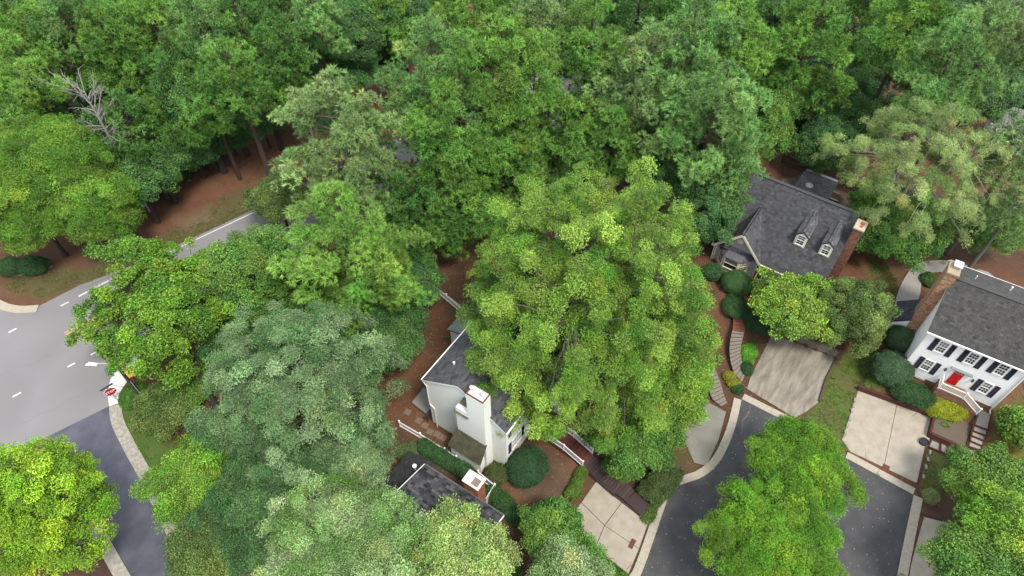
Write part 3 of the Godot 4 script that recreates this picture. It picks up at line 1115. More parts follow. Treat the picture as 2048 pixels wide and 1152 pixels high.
	# dormers
	for d in [[7.45, 8.68, -2.97], [10.17, 11.36, -3.05]]:
		var x0: float = d[0]
		var x1: float = d[1]
		var v: float = d[2]
		var y0 := 2.8 - sl * v
		var xm := (x0 + x1) * 0.5
		st = begin()
		prism(st, [Vector2(x0, y0 - 0.3), Vector2(x1, y0 - 0.3), Vector2(x1, y0 + 1.75), Vector2(xm, y0 + 2.2), Vector2(x0, y0 + 1.75)], Vector3(0, 0, v), ux, Vector3.UP, Vector3(0, 0, -3.0))
		var dm := part(o, "dormer", st, cream)
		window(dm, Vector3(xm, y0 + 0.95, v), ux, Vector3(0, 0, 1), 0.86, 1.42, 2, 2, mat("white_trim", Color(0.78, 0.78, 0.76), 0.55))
		for sd in [-1.0, 1.0]:
			var e := Vector3(xm + sd * (x1 - x0) * 0.56, y0 + 1.69, v + 0.12)
			var s := Vector3(-sd * 0.67, 0.53, 0).normalized()
			roof_plane(dm, "dormer_roof", e, Vector3(0, 0, -1), s, [Vector2(0, 0), Vector2(2.95, 0), Vector2(3.85, 0.84), Vector2(0, 0.84)], c * 1.9, 0.25, 0.28, 0.2)  # brighter shingle colour paints in the light on the dormer slopes
			var sd_st := begin()
			var xs: float = xm + sd * ((x1 - x0) * 0.5 + 0.012)
			quad(sd_st, Vector3(xs, y0 + 0.02, v - 0.05), Vector3(xs, y0 + 1.7, v - 0.05), Vector3(xs, y0 + 1.7, v - 2.8), Vector3(xs, y0 + 0.02, v - 0.05))
			part(dm, "dormer_cheek", sd_st, mat("cheek", Color(0.1, 0.103, 0.115), 0.85, "grain", 1.2))
	# chimney against the right gable end
	brick_shaft(o, "chimney", Vector3(12.2, -0.8, -6.1), Vector3(13.15, 8.25, -4.75), Color(0.27, 0.095, 0.065), Color(0.42, 0.21, 0.15))
	st = begin()
	bevel_box(st, Vector3(12.66, 8.36, -5.42), Vector3(1.12, 0.2, 1.6), Basis(), 0.05)
	var cap := part(o, "chimney_cap", st, mat("cap_stone", Color(0.62, 0.54, 0.42), 0.9, "grain", 1.0))
	for q in [[0.1, -5.62, 0.36, 0.3], [0.1, -5.12, 0.24, 0.2]]:
		st = begin()
		box(st, Vector3(12.66 + q[0], 8.5, q[1]), Vector3(q[2], 0.22, q[2]))
		part(cap, "flue", st, mat("terracotta", Color(0.42, 0.09, 0.035), 0.8))
	# the low wing at the back with its roof light
	st = begin()
	box(st, Vector3(6.25, 1.0, -14.9), Vector3(3.9, 3.6, 6.6))
	part(o, "rear_wing", st, wall)
	var s3 := Vector3(0, -0.19, -1).normalized()
	roof_plane(o, "rear_roof", Vector3(4.2, 3.85, -12.2), ux, s3, [Vector2(0, 0), Vector2(4.15, 0), Vector2(4.15, 6.3), Vector2(0, 6.3)], c * 1.35, 0.24)
	st = begin()
	lathe(st, Vector3(5.65, 3.5, -14.3), [Vector2(0.46, 0), Vector2(0.46, 0.14), Vector2(0.42, 0.2), Vector2(0.26, 0.3), Vector2(0, 0.34)], 20)
	part(o, "roof_light", st, mat("dome", Color(0.3, 0.31, 0.33), 0.35))

func white_house() -> void:
	var o := thing("house", "white two storey house with navy shutters, red door and stepped brick chimney", "house", Vector3(39.51, 1.3, -38.747), 0.549)
	var white := mat("white_siding", Color(0.80, 0.80, 0.80), 0.6)
	var trim := mat("white_trim", Color(0.78, 0.78, 0.76), 0.55)
	var ux := Vector3(1, 0, 0)
	var nz := Vector3(0, 0, 1)
	var c := Color(0.05, 0.049, 0.047)
	var st := begin()
	prism(st, [Vector2(0, 0.5), Vector2(0, 7.02), Vector2(-4.94, 9.62), Vector2(-9.88, 7.02), Vector2(-9.88, 0.5)], Vector3(0, 0, 0), nz, Vector3.UP, Vector3(8.71, 0, 0))
	part(o, "wall", st, white)
	var b1 := Color(0.27, 0.12, 0.075)
	var b2 := Color(0.40, 0.24, 0.16)
	brick_shaft(o, "foundation", Vector3(0.02, -1.0, -9.86), Vector3(8.69, 0.5, -0.02), b1, b2)
	siding(o, Vector3(0, 0, 0), ux, nz, [Vector2(0, 0.5), Vector2(8.71, 0.5), Vector2(8.71, 7.0), Vector2(0, 7.0)], white)
	siding(o, Vector3(0, 0, 0), Vector3(0, 0, -1), Vector3(-1, 0, 0), [Vector2(0, 0.5), Vector2(9.88, 0.5), Vector2(9.88, 7.0), Vector2(4.94, 9.6), Vector2(0, 7.0)], white)
	var sl := 0.528
	var l := 5.2 * sqrt(1.0 + sl * sl)
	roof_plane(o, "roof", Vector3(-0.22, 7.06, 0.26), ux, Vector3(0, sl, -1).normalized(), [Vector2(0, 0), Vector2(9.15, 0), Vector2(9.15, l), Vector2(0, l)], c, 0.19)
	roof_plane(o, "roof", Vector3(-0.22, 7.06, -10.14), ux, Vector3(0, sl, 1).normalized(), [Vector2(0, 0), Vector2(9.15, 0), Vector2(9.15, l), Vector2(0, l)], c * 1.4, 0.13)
	st = begin()
	for i in 31:
		box(st, Vector3(-0.07 + i * 0.296, 9.85, -4.94), Vector3(0.288, 0.05, 0.36), Basis(nz, 0.03))
	part(o, "ridge_cap", st, mat("ridge", Color(0.085, 0.087, 0.095), 0.85, "grain", 1.0))
	gutter(o, Vector3(-0.22, 6.97, 0.33), Vector3(8.93, 6.97, 0.33), trim)
	gutter(o, Vector3(-0.22, 6.97, -10.21), Vector3(8.93, 6.97, -10.21), trim)
	st = begin()
	for sd in [0.3, -10.18]:
		bar(st, Vector3(-0.2, 6.92, sd), Vector3(-0.2, 9.68, -4.94), 0.05, 0.22)
	part(o, "bargeboard", st, trim)
	for x in [0.05, 8.66]:
		st = begin()
		box(st, Vector3(x, 3.75, 0.03), Vector3(0.13, 6.5, 0.07))
		part(o, "corner_board", st, trim)
	pipe(o, "downspout", [Vector3(8.8, 6.9, 0.3), Vector3(8.62, 6.6, 0.1), Vector3(8.62, 0.1, 0.1), Vector3(8.95, -0.35, 0.75)], 0.06, trim)
	st = begin()
	lathe(st, Vector3(5.2, 8.4, -7.5), [Vector2(0.09, -0.3), Vector2(0.09, 0.6), Vector2(0, 0.6)], 8)
	part(o, "roof_vent", st, trim)
	st = begin()
	lathe(st, Vector3(2.0, 8.6, -6.9), [Vector2(0.05, -0.3), Vector2(0.05, 0.7), Vector2(0, 0.7)], 8)
	part(o, "roof_vent", st, trim)
	for w in [[1.68, 5.62], [4.3, 5.7], [6.82, 5.85], [1.68, 2.5], [6.9, 2.72]]:
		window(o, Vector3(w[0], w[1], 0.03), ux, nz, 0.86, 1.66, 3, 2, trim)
		shutter(o, Vector3(w[0] - 0.72, w[1] - 0.1, 0.0), 0.46, 1.86)
		shutter(o, Vector3(w[0] + 0.79, w[1] - 0.1, 0.0), 0.46, 1.86)
	# door
	st = begin()
	box(st, Vector3(4.35, 2.38, 0.03), Vector3(1.5, 2.25, 0.1))
	part(o, "door_surround", st, trim)
	st = begin()
	box(st, Vector3(4.35, 2.36, 0.1), Vector3(0.86, 1.92, 0.06))
	for q in [[-0.2, 0.15], [0.2, 0.15], [-0.2, -0.5], [0.2, -0.5]]:
		bevel_box(st, Vector3(4.35 + q[0], 2.36 + q[1], 0.135), Vector3(0.3, 0.52, 0.03))
	var door := part(o, "door", st, mat("red_door", Color(0.48, 0.006, 0.012), 0.45), "red front door with a row of small panes at the top")
	for i in 4:
		st = begin()
		box(st, Vector3(4.08 + i * 0.18, 3.18, 0.137), Vector3(0.11, 0.14, 0.02))
		part(door, "pane", st, mat("door_pane", Color(0.55, 0.3, 0.28), 0.1))
	st = begin()
	lathe(st, Vector3(4.7, 2.25, 0.17), [Vector2(0.0, -0.05), Vector2(0.05, 0), Vector2(0, 0.05)], 8)
	part(door, "handle", st, mat("brass", Color(0.5, 0.35, 0.1), 0.35))
	st = begin()
	bevel_box(st, Vector3(4.42, 3.62, 0.16), Vector3(1.95, 0.14, 0.3), Basis(), 0.03)
	part(o, "door_canopy", st, mat("canopy_lead", Color(0.2, 0.23, 0.24), 0.5))
	for x in [3.19, 5.65]:
		st = begin()
		box(st, Vector3(x, 3.15, 0.12), Vector3(0.1, 0.04, 0.2))
		lathe(st, Vector3(x, 2.85, 0.16), [Vector2(0.03, -0.03), Vector2(0.09, 0.0), Vector2(0.12, 0.24), Vector2(0.05, 0.36), Vector2(0, 0.38)], 8)
		part(o, "wall_lantern", st, mat("lantern", Color(0.05, 0.055, 0.06), 0.5))
	st = begin()
	box(st, Vector3(1.9, 0.3, 0.02), Vector3(1.0, 0.3, 0.06))
	part(o, "foundation_vent", st, trim)
	# porch with steps and rails
	var porch := brick_shaft(o, "porch", Vector3(3.35, -1.0, 0.0), Vector3(5.75, 1.3, 1.3), b1, b2)
	st = begin()
	box(st, Vector3(4.55, 1.325, 0.68), Vector3(2.44, 0.05, 1.32))
	part(porch, "porch_floor", st, mat("porch_brick2", Color(0.30, 0.16, 0.10), 0.9, "grain", 1.0))
	for i in 6:
		st = begin()
		box(st, Vector3(5.95 + i * 0.29, 0.55 - 0.09 - i * 0.1 - 0.1 * i, 0.7), Vector3(0.3, 1.45 - i * 0.16, 1.15))
		part(o, "step", st, mats["porch_brick2"])
	rail_run(o, Vector3(3.42, 1.35, 0.1), Vector3(3.42, 1.35, 1.25), 0.92, trim, false, true)
	rail_run(o, Vector3(3.42, 1.35, 1.25), Vector3(5.72, 1.35, 1.25), 0.92, trim, false, true)
	rail_run(o, Vector3(5.72, 1.35, 1.25), Vector3(7.55, 0.05, 1.25), 0.92, trim, false, true)
	# stepped chimney on the left gable
	var c1 := Color(0.42, 0.155, 0.075)
	var c2 := Color(0.70, 0.46, 0.31)
	brick_shaft(o, "chimney", Vector3(-1.02, -1.0, -5.75), Vector3(-0.035, 5.0, -3.9), c1, c2)
	brick_shaft(o, "chimney", Vector3(-0.98, 5.0, -5.6), Vector3(-0.037, 10.9, -3.92), c1, c2)
	st = begin()
	bevel_box(st, Vector3(-0.5, 11.0, -4.75), Vector3(1.12, 0.22, 1.85), Basis(), 0.06)
	var cap := part(o, "chimney_cap", st, mat("cap_tan", Color(0.48, 0.38, 0.26), 0.9, "grain", 1.0))
	st = begin()
	for q in [[-0.28, -0.3], [0.28, -0.3], [-0.28, 0.3], [0.28, 0.3]]:
		box(st, Vector3(-0.35 + q[0], 11.28, -4.95 + q[1]), Vector3(0.04, 0.4, 0.04))
	bevel_box(st, Vector3(-0.35, 11.5, -4.95), Vector3(0.78, 0.08, 0.9), Basis(), 0.03)
	box(st, Vector3(-0.35, 11.2, -4.95), Vector3(0.4, 0.24, 0.4))
	part(cap, "rain_cover", st, mat("galvanised", Color(0.55, 0.56, 0.58), 0.35))
	# lean-to beside the chimney
	st = begin()
	prism(st, [Vector2(-2.4, -1.0), Vector2(-0.033, -1.0), Vector2(-0.033, 4.3), Vector2(-2.4, 2.28)], Vector3(0, 0, -4.05), ux, Vector3.UP, Vector3(0, 0, -2.75))
	var lean := part(o, "lean_to", st, white)
	siding(lean, Vector3(0, 0, -4.05), ux, nz, [Vector2(-2.4, -0.6), Vector2(-1.05, -0.6), Vector2(-1.05, 3.4), Vector2(-2.4, 2.28)], white)
	roof_plane(lean, "lean_roof", Vector3(-2.55, 2.24, -3.92), Vector3(0, 0, -1), Vector3(1, 0.853, 0).normalized(), [Vector2(0, 0), Vector2(3.05, 0), Vector2(3.05, 3.28), Vector2(0, 3.28)], Color(0.045, 0.05, 0.065), 0.13)

func centre_house() -> void:
	var o := thing("house", "cream sided house with a tall chimney chase, half hidden under the broad tree", "house", Vector3(-4.546, 0.8, -30.723), -0.983)
	var wall := mat("cream_siding", Color(0.67, 0.69, 0.65), 0.65)
	var trim := mat("white_trim", Color(0.78, 0.78, 0.76), 0.55)
	var ux := Vector3(1, 0, 0)
	var uz := Vector3(0, 0, 1)
	var nx := Vector3(-1, 0, 0)
	var c := Color(0.068, 0.069, 0.076)
	var st := begin()
	prism(st, [Vector2(-3.85, 0.35), Vector2(-3.85, 8.0), Vector2(0, 10.55), Vector2(4.55, 7.5), Vector2(4.55, 0.35)], Vector3(0.2, 0, 0), uz, Vector3.UP, Vector3(11.0, 0, 0))
	part(o, "wall", st, wall)
	brick_shaft(o, "foundation", Vector3(0.22, -1.0, -3.83), Vector3(11.18, 0.36, 4.53), Color(0.17, 0.075, 0.05), Color(0.24, 0.12, 0.085))
	siding(o, Vector3(0.2, 0, 0), uz, nx, [Vector2(-3.85, 0.35), Vector2(4.55, 0.35), Vector2(4.55, 7.5), Vector2(0, 10.5), Vector2(-3.85, 8.0)], wall)
	siding(o, Vector3(0, 0, 4.55), ux, uz, [Vector2(0.2, 0.35), Vector2(11.2, 0.35), Vector2(11.2, 7.4), Vector2(0.2, 7.4)], wall)
	var sb := (10.74 - 8.02) / 4.12
	var sf := (10.74 - 7.44) / 4.85
	var lb := 4.12 * sqrt(1.0 + sb * sb)
	var lf := 4.85 * sqrt(1.0 + sf * sf)
	roof_plane(o, "roof", Vector3(0, 8.02, -4.12), ux, Vector3(0, sb, 1).normalized(), [Vector2(0, 0), Vector2(11.4, 0), Vector2(11.4, lb), Vector2(0, lb)], c * 1.15, 0.2)
	roof_plane(o, "roof", Vector3(0, 7.44, 4.85), ux, Vector3(0, sf, -1).normalized(), [Vector2(0, 0), Vector2(11.4, 0), Vector2(11.4, lf), Vector2(0, lf)], c * 1.1, 0.24)
	st = begin()
	bar(st, Vector3(0.4, 10.8, 0), Vector3(11.0, 10.8, 0), 0.32, 0.09)
	part(o, "ridge_vent", st, mat("ridge_vent", Color(0.06, 0.063, 0.07), 0.8))
	gutter(o, Vector3(0, 7.94, -4.2), Vector3(11.4, 7.94, -4.2), trim)
	gutter(o, Vector3(0, 7.36, 4.93), Vector3(11.4, 7.36, 4.93), trim)
	st = begin()
	bar(st, Vector3(0.02, 7.9, -4.1), Vector3(0.02, 10.58, 0), 0.05, 0.2)
	bar(st, Vector3(0.02, 10.58, 0), Vector3(0.02, 7.32, 4.84), 0.05, 0.2)
	part(o, "bargeboard", st, trim)
	pipe(o, "downspout", [Vector3(0.05, 7.9, -4.2), Vector3(0.1, 7.2, -3.8), Vector3(0.1, 4.0, -3.8), Vector3(0.1, 3.6, -3.3), Vector3(0.1, -0.2, -3.3), Vector3(-0.4, -0.5, -3.3)], 0.055, trim)
	pipe(o, "downspout", [Vector3(0.1, 7.3, 4.9), Vector3(0.3, 6.9, 4.66), Vector3(0.3, 0.2, 4.66)], 0.055, trim)
	for p in [Vector3(2.2, 9.4, -2.1), Vector3(6.0, 9.6, -1.9)]:
		st = begin()
		lathe(st, p, [Vector2(0.08, -0.6), Vector2(0.08, 0.25), Vector2(0.11, 0.26), Vector2(0.11, 0.36), Vector2(0, 0.38)], 10)
		part(o, "roof_vent", st, trim)
	# chimney chase: a wide foot with a mossy shoulder, a narrower shaft above
	st = begin()
	prism(st, [Vector2(0.2, -1.0), Vector2(3.2, -1.0), Vector2(3.2, 8.6), Vector2(0.2, 8.6)], Vector3(-0.8, 0, 0), uz, Vector3.UP, Vector3(1.0, 0, 0))
	prism(st, [Vector2(1.5, 8.5), Vector2(3.2, 8.5), Vector2(3.2, 12.05), Vector2(1.5, 12.05)], Vector3(-0.8, 0, 0), uz, Vector3.UP, Vector3(0.98, 0, 0))
	prism(st, [Vector2(-0.42, -1.0), Vector2(2.95, -1.0), Vector2(2.95, 2.25), Vector2(-0.42, 2.25)], Vector3(-1.42, 0, 0), uz, Vector3.UP, Vector3(1.6, 0, 0))
	var chase := part(o, "chimney", st, wall)
	siding(chase, Vector3(-0.8, 0, 0), uz, nx, [Vector2(0.2, 2.3), Vector2(3.2, 2.3), Vector2(3.2, 8.3), Vector2(0.2, 8.3)], wall)
	siding(chase, Vector3(-0.8, 0, 0), uz, nx, [Vector2(1.5, 8.3), Vector2(3.2, 8.3), Vector2(3.2, 12.0), Vector2(1.5, 12.0)], wall)
	siding(chase, Vector3(-1.42, 0, 0), uz, nx, [Vector2(-0.42, 0.0), Vector2(2.95, 0.0), Vector2(2.95, 2.25), Vector2(-0.42, 2.25)], wall)
	siding(chase, Vector3(0, 0, 3.2), ux, uz, [Vector2(-0.8, 0.2), Vector2(0.2, 0.2), Vector2(0.2, 12.0), Vector2(-0.8, 12.0)], wall)
	siding(chase, Vector3(0, 0, 2.95), ux, uz, [Vector2(-1.42, 0.2), Vector2(-0.8, 0.2), Vector2(-0.8, 2.25), Vector2(-1.42, 2.25)], wall)
	var moss := Color(0.115, 0.115, 0.065)
	roof_plane(chase, "shoulder_roof", Vector3(-1.62, 2.0, -0.5), uz, Vector3(0.82, 2.75, 0).normalized(), [Vector2(-0.1, 0), Vector2(3.55, 0), Vector2(3.78, 2.87), Vector2(0.6, 2.87)], moss, 0.16)
	roof_plane(chase, "shoulder_roof", Vector3(-0.95, 7.95, 0.1), uz, Vector3(1.05, 1.05, 0).normalized(), [Vector2(-0.1, 0), Vector2(1.42, 0), Vector2(1.42, 1.5), Vector2(0.3, 1.5)], moss, 0.16)
	st = begin()
	bevel_box(st, Vector3(-0.31, 12.09, 2.35), Vector3(1.04, 0.1, 1.76), Basis(), 0.03)
	var cap := part(o, "chimney_cap", st, mat("rust_red", Color(0.20, 0.06, 0.04), 0.8, "grain", 1.0))
	st = begin()
	bevel_box(st, Vector3(-0.31, 12.19, 2.4), Vector3(0.86, 0.07, 1.5), Basis(), 0.03)
	part(cap, "cap_plate", st, mat("cap_metal", Color(0.5, 0.49, 0.46), 0.5))
	for z in [1.75, 2.85]:
		st = begin()
		lathe(st, Vector3(-0.31, 12.2, z), [Vector2(0.12, 0), Vector2(0.12, 0.3), Vector2(0.18, 0.32), Vector2(0.18, 0.42), Vector2(0.08, 0.5), Vector2(0, 0.5)], 14)
		part(cap, "flue", st, mat("galvanised", Color(0.55, 0.56, 0.58), 0.35))
	# front windows with dark shutters
	for w in [[1.66, 2.88], [2.42, 2.88], [5.6, 2.88], [6.4, 2.88], [1.66, 5.9], [5.6, 5.9]]:
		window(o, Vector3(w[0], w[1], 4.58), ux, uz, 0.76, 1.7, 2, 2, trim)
	for x in [0.97, 3.1, 4.9, 7.1]:
		shutter(o, Vector3(x, 2.86, 4.55), 0.44, 1.75)
	for x in [0.97, 2.35]:
		shutter(o, Vector3(x, 5.9, 4.55), 0.44, 1.75)
	# a front gable further along, its roof glimpsed through the leaves
	st = begin()
	prism(st, [Vector2(7.6, 0.35), Vector2(11.0, 0.35), Vector2(11.0, 6.6), Vector2(9.3, 8.2), Vector2(7.6, 6.6)], Vector3(0, 0, 6.0), ux, Vector3.UP, Vector3(0, 0, -3.5))
	var wing := part(o, "front_gable", st, wall)
	for sd in [-1.0, 1.0]:
		roof_plane(wing, "gable_roof", Vector3(9.3 + sd * 1.95, 6.42, 6.25), Vector3(0, 0, -1), Vector3(-sd, 0.94, 0).normalized(), [Vector2(0, 0), Vector2(2.2, 0), Vector2(4.2, 2.72), Vector2(0, 2.72)], c, 0.12)
	st = begin()
	for sd in [-1.0, 1.0]:
		bar(st, Vector3(9.3, 8.15, 6.27), Vector3(9.3 + sd * 1.95, 6.3, 6.27), 0.05, 0.22)
	part(wing, "bargeboard", st, trim)
	# rear wing in pale grey
	st = begin()
	prism(st, [Vector2(-7.2, -0.8), Vector2(-3.8, -0.8), Vector2(-3.8, 5.6), Vector2(-7.2, 4.3)], Vector3(7.8, 0, 0), uz, Vector3.UP, Vector3(3.4, 0, 0))
	var rear := part(o, "rear_wing", st, wall)
	roof_plane(rear, "rear_roof", Vector3(7.6, 4.35, -7.4), ux, Vector3(0, 0.38, 1).normalized(), [Vector2(0, 0), Vector2(3.8, 0), Vector2(3.8, 3.85), Vector2(0, 3.85)], Color(0.2, 0.24, 0.22), 0.1)

func brick_house() -> void:
	var o := thing("house", "house with charcoal patchwork shingles and brick gable, partly under the yellow tree", "house", Vector3(-7.62, 0.2, -26.76), 0.582)
	var trim := mat("white_trim", Color(0.78, 0.78, 0.76), 0.55)
	var ux := Vector3(1, 0, 0)
	var b1 := Color(0.33, 0.105, 0.05)
	var b2 := Color(0.45, 0.17, 0.09)
	var sl := 0.34
	var outline := [Vector2(0.3, -0.5), Vector2(0.3, 4.7), Vector2(5.6, 6.5), Vector2(10.9, 4.7), Vector2(10.9, -0.5)]
	var st := begin()
	prism(st, outline, Vector3(0.25, 0, 0), Vector3(0, 0, 1), Vector3.UP, Vector3(7.75, 0, 0))
	part(o, "wall", st, mat("mortar", Color(0.34, 0.29, 0.25), 0.95, "grain", 1.5))
	var xf := []
	var cols := []
	var y := -0.2
	while y < 6.4:
		var sp := span(outline, y + 0.04)
		brick_face(xf, cols, Vector3(8.0, 0, sp.x), Vector3(0, 0, 1), Vector3(1, 0, 0), sp.y - sp.x, y, y + 0.08, b1, b2)
		y += 0.082
	scatter(o, "bricks", BoxMesh.new(), xf, cols, mat("brickwork", Color(1, 1, 1), 0.92, "grain", 1.5, 0.0, true))
	var l := 5.6 * sqrt(1.0 + sl * sl)
	roof_plane(o, "roof", Vector3(0, 4.8, 0), ux, Vector3(0, sl, 1).normalized(), [Vector2(0, 0), Vector2(8.29, 0), Vector2(8.29, l), Vector2(0, l)], Color(0.058, 0.059, 0.066), 0.45, 0.42, 0.27, true)
	roof_plane(o, "roof", Vector3(0, 4.8, 11.2), ux, Vector3(0, sl, -1).normalized(), [Vector2(0, 0), Vector2(8.29, 0), Vector2(8.29, l), Vector2(0, l)], Color(0.045, 0.046, 0.052), 0.4, 0.42, 0.27)
	for x in [-0.03, 8.32]:
		st = begin()
		bar(st, Vector3(x, 4.74, 0), Vector3(x, 4.74 + sl * 5.6, 5.6), 0.06, 0.22)
		bar(st, Vector3(x, 4.74, 11.2), Vector3(x, 4.74 + sl * 5.6, 5.6), 0.06, 0.22)
		part(o, "bargeboard", st, trim)
	gutter(o, Vector3(0, 4.72, -0.07), Vector3(8.29, 4.72, -0.07), mat("dark_gutter", Color(0.08, 0.08, 0.085), 0.6))
	brick_shaft(o, "chimney", Vector3(4.15, -0.5, -1.15), Vector3(5.6, 6.3, -0.16), b1, b2)
	st = begin()
	bevel_box(st, Vector3(4.87, 6.38, -0.66), Vector3(1.66, 0.18, 1.2), Basis(), 0.05)
	var cap := part(o, "chimney_cap", st, trim)
	st = begin()
	box(st, Vector3(5.2, 6.52, -0.55), Vector3(0.62, 0.16, 0.66))
	part(cap, "rain_cover", st, mat("rust_tin", Color(0.22, 0.17, 0.14), 0.6, "blotch", 1.0))
	# low back room on the left
	st = begin()
	box(st, Vector3(-1.2, 1.2, 0.9), Vector3(2.6, 3.4, 3.2))
	part(o, "side_room", st, mat("cream_siding", Color(0.67, 0.69, 0.65), 0.65))
	roof_plane(o, "side_roof", Vector3(-2.7, 2.95, -0.9), Vector3(0, 0, 1), Vector3(1, 0.25, 0).normalized(), [Vector2(0, 0), Vector2(3.7, 0), Vector2(3.7, 2.9), Vector2(0, 2.9)], Color(0.03, 0.03, 0.034), 0.2)
	st = begin()
	lathe(st, Vector3(-0.9, 3.3, 0.4), [Vector2(0.06, 0), Vector2(0.06, 0.75), Vector2(0.2, 0.78), Vector2(0.2, 0.92), Vector2(0.05, 1.0), Vector2(0, 1.0)], 12)
	part(o, "roof_vent", st, trim)

func prepare_land() -> void:
	n_big.frequency = 0.03
	n_big.fractal_octaves = 4
	n_mid.frequency = 0.11
	n_mid.fractal_octaves = 3
	n_mid.seed = 5
	n_fine.frequency = 0.8
	n_fine.fractal_octaves = 2
	n_fine.seed = 9
	add_flat(MAIN_ROAD)
	add_flat(SIDE_STREET)
	add_flat(CUL_DE_SAC)
	add_flat(DRIVE_GREY)
	add_flat(DRIVE_WHITE)
	add_flat(DRIVE_CENTRE)
	add_flat(PARKING_PAD)
	add_flat(DRIVE_CORNER)
	add_soft([Vector2(21.91, -56.76), Vector2(32.30, -70.14), Vector2(43.88, -63.57), Vector2(44.34, -57.58), Vector2(42.42, -53.61), Vector2(36.62, -47.73), Vector2(28.00, -44.99), Vector2(25.62, -47.73), Vector2(22.29, -50.60)], 1.6, 6.0)
	add_soft([Vector2(43.21, -53.87), Vector2(63.68, -50.85), Vector2(57.66, -34.22), Vector2(47.62, -32.58), Vector2(47.37, -34.22), Vector2(41.50, -38.25), Vector2(40.33, -44.55)], 1.3, 5.0)
	add_soft([Vector2(-11.80, -41.65), Vector2(-5.18, -46.96), Vector2(14.82, -48.36), Vector2(15.28, -35.63), Vector2(6.93, -30.21), Vector2(2.61, -28.18), Vector2(-0.65, -27.44), Vector2(-6.40, -30.72), Vector2(-11.19, -35.63)], 0.8, 4.0)
	add_hard([Vector2(28.13, -44.69), Vector2(34.79, -41.07), Vector2(37.71, -45.36), Vector2(31.00, -48.84)], 1.1, 0.2)
	add_hard([Vector2(35.61, -37.55), Vector2(41.86, -34.22), Vector2(43.55, -36.27), Vector2(38.00, -39.23)], 0.7, 0.25)
	var lawn := Color(0.145, 0.235, 0.035)
	var lawn2 := Color(0.20, 0.18, 0.06)
	var moss := Color(0.14, 0.13, 0.03)
	var tan := Color(0.27, 0.19, 0.095)
	var straw := Color(0.25, 0.095, 0.048)
	var dark := Color(0.05, 0.038, 0.027)
	var bark := Color(0.10, 0.065, 0.045)
	add_zone([Vector2(-43.05, -72.00), Vector2(-33.29, -82.82), Vector2(-26.96, -79.41), Vector2(-32.58, -67.12), Vector2(-43.36, -56.63), Vector2(-47.83, -59.10)], straw, Color(0.30, 0.15, 0.085), 1.5)
	add_zone([Vector2(-58.06, -50.82), Vector2(-53.28, -49.00), Vector2(-43.04, -53.85), Vector2(-33.31, -62.11), Vector2(-27.41, -67.12), Vector2(-30.60, -70.00), Vector2(-35.69, -66.65), Vector2(-42.34, -59.10), Vector2(-46.98, -55.03), Vector2(-56.02, -52.70)], Color(0.20, 0.165, 0.06), Color(0.15, 0.14, 0.045), 1.2)
	add_zone([Vector2(-41.90, -61.67), Vector2(-38.16, -63.89), Vector2(-36.42, -62.11), Vector2(-39.90, -59.10)], tan, Color(0.33, 0.25, 0.15), 0.9)
	add_zone([Vector2(-39.87, -36.10), Vector2(-38.67, -33.28), Vector2(-36.57, -30.34), Vector2(-34.13, -27.31), Vector2(-31.24, -23.75), Vector2(-27.19, -23.75), Vector2(-30.02, -30.60), Vector2(-34.06, -32.73), Vector2(-38.05, -36.10)], lawn, Color(0.11, 0.20, 0.03), 0.5)
	add_zone([Vector2(-30.79, -23.75), Vector2(-25.55, -17.74), Vector2(-23.85, -17.74), Vector2(-28.09, -23.75)], lawn, lawn2, 0.5)
	add_zone([Vector2(-36.39, -33.83), Vector2(-33.25, -33.28), Vector2(-29.50, -32.19), Vector2(-28.78, -29.57), Vector2(-31.95, -30.60)], bark, straw, 0.7)
	add_zone([Vector2(29.45, -34.39), Vector2(32.29, -29.82), Vector2(35.84, -37.27), Vector2(35.78, -41.24), Vector2(33.21, -39.68)], Color(0.14, 0.24, 0.035), Color(0.20, 0.20, 0.06), 0.5)
	add_zone([Vector2(34.97, -40.91), Vector2(35.81, -36.97), Vector2(38.95, -37.26), Vector2(38.11, -42.50)], lawn, Color(0.11, 0.16, 0.03), 0.7)
	add_zone([Vector2(38.19, -27.06), Vector2(39.94, -31.13), Vector2(42.05, -30.34), Vector2(42.34, -27.55), Vector2(38.80, -25.62)], lawn2, lawn, 0.6)
	add_zone([Vector2(37.92, -26.34), Vector2(43.75, -27.55), Vector2(41.75, -22.85), Vector2(37.36, -24.21)], Color(0.15, 0.07, 0.045), bark, 0.6)
	add_zone([Vector2(41.54, -53.96), Vector2(43.78, -52.05), Vector2(41.44, -45.29), Vector2(38.72, -42.01), Vector2(37.77, -43.96)], Color(0.17, 0.165, 0.03), moss, 1.0)
	add_zone([Vector2(47.11, -33.84), Vector2(52.39, -37.25), Vector2(54.57, -35.52), Vector2(49.71, -27.60), Vector2(45.49, -30.11)], Color(0.21, 0.18, 0.02), Color(0.16, 0.14, 0.03), 0.7)
	add_zone([Vector2(-9.26, -49.68), Vector2(-5.20, -47.19), Vector2(-5.60, -43.80), Vector2(-9.26, -42.50), Vector2(-12.26, -45.81)], Color(0.11, 0.08, 0.03), straw, 1.0)
	add_zone([Vector2(-0.65, -27.55), Vector2(3.18, -30.60), Vector2(5.47, -28.55), Vector2(7.27, -27.31), Vector2(4.84, -25.15), Vector2(1.64, -24.68)], Color(0.14, 0.085, 0.05), Color(0.22, 0.14, 0.085), 0.8)
	add_zone([Vector2(7.17, -32.73), Vector2(13.41, -31.66), Vector2(14.44, -28.55), Vector2(11.74, -25.62), Vector2(7.47, -30.08)], Color(0.10, 0.055, 0.035), bark, 0.7)
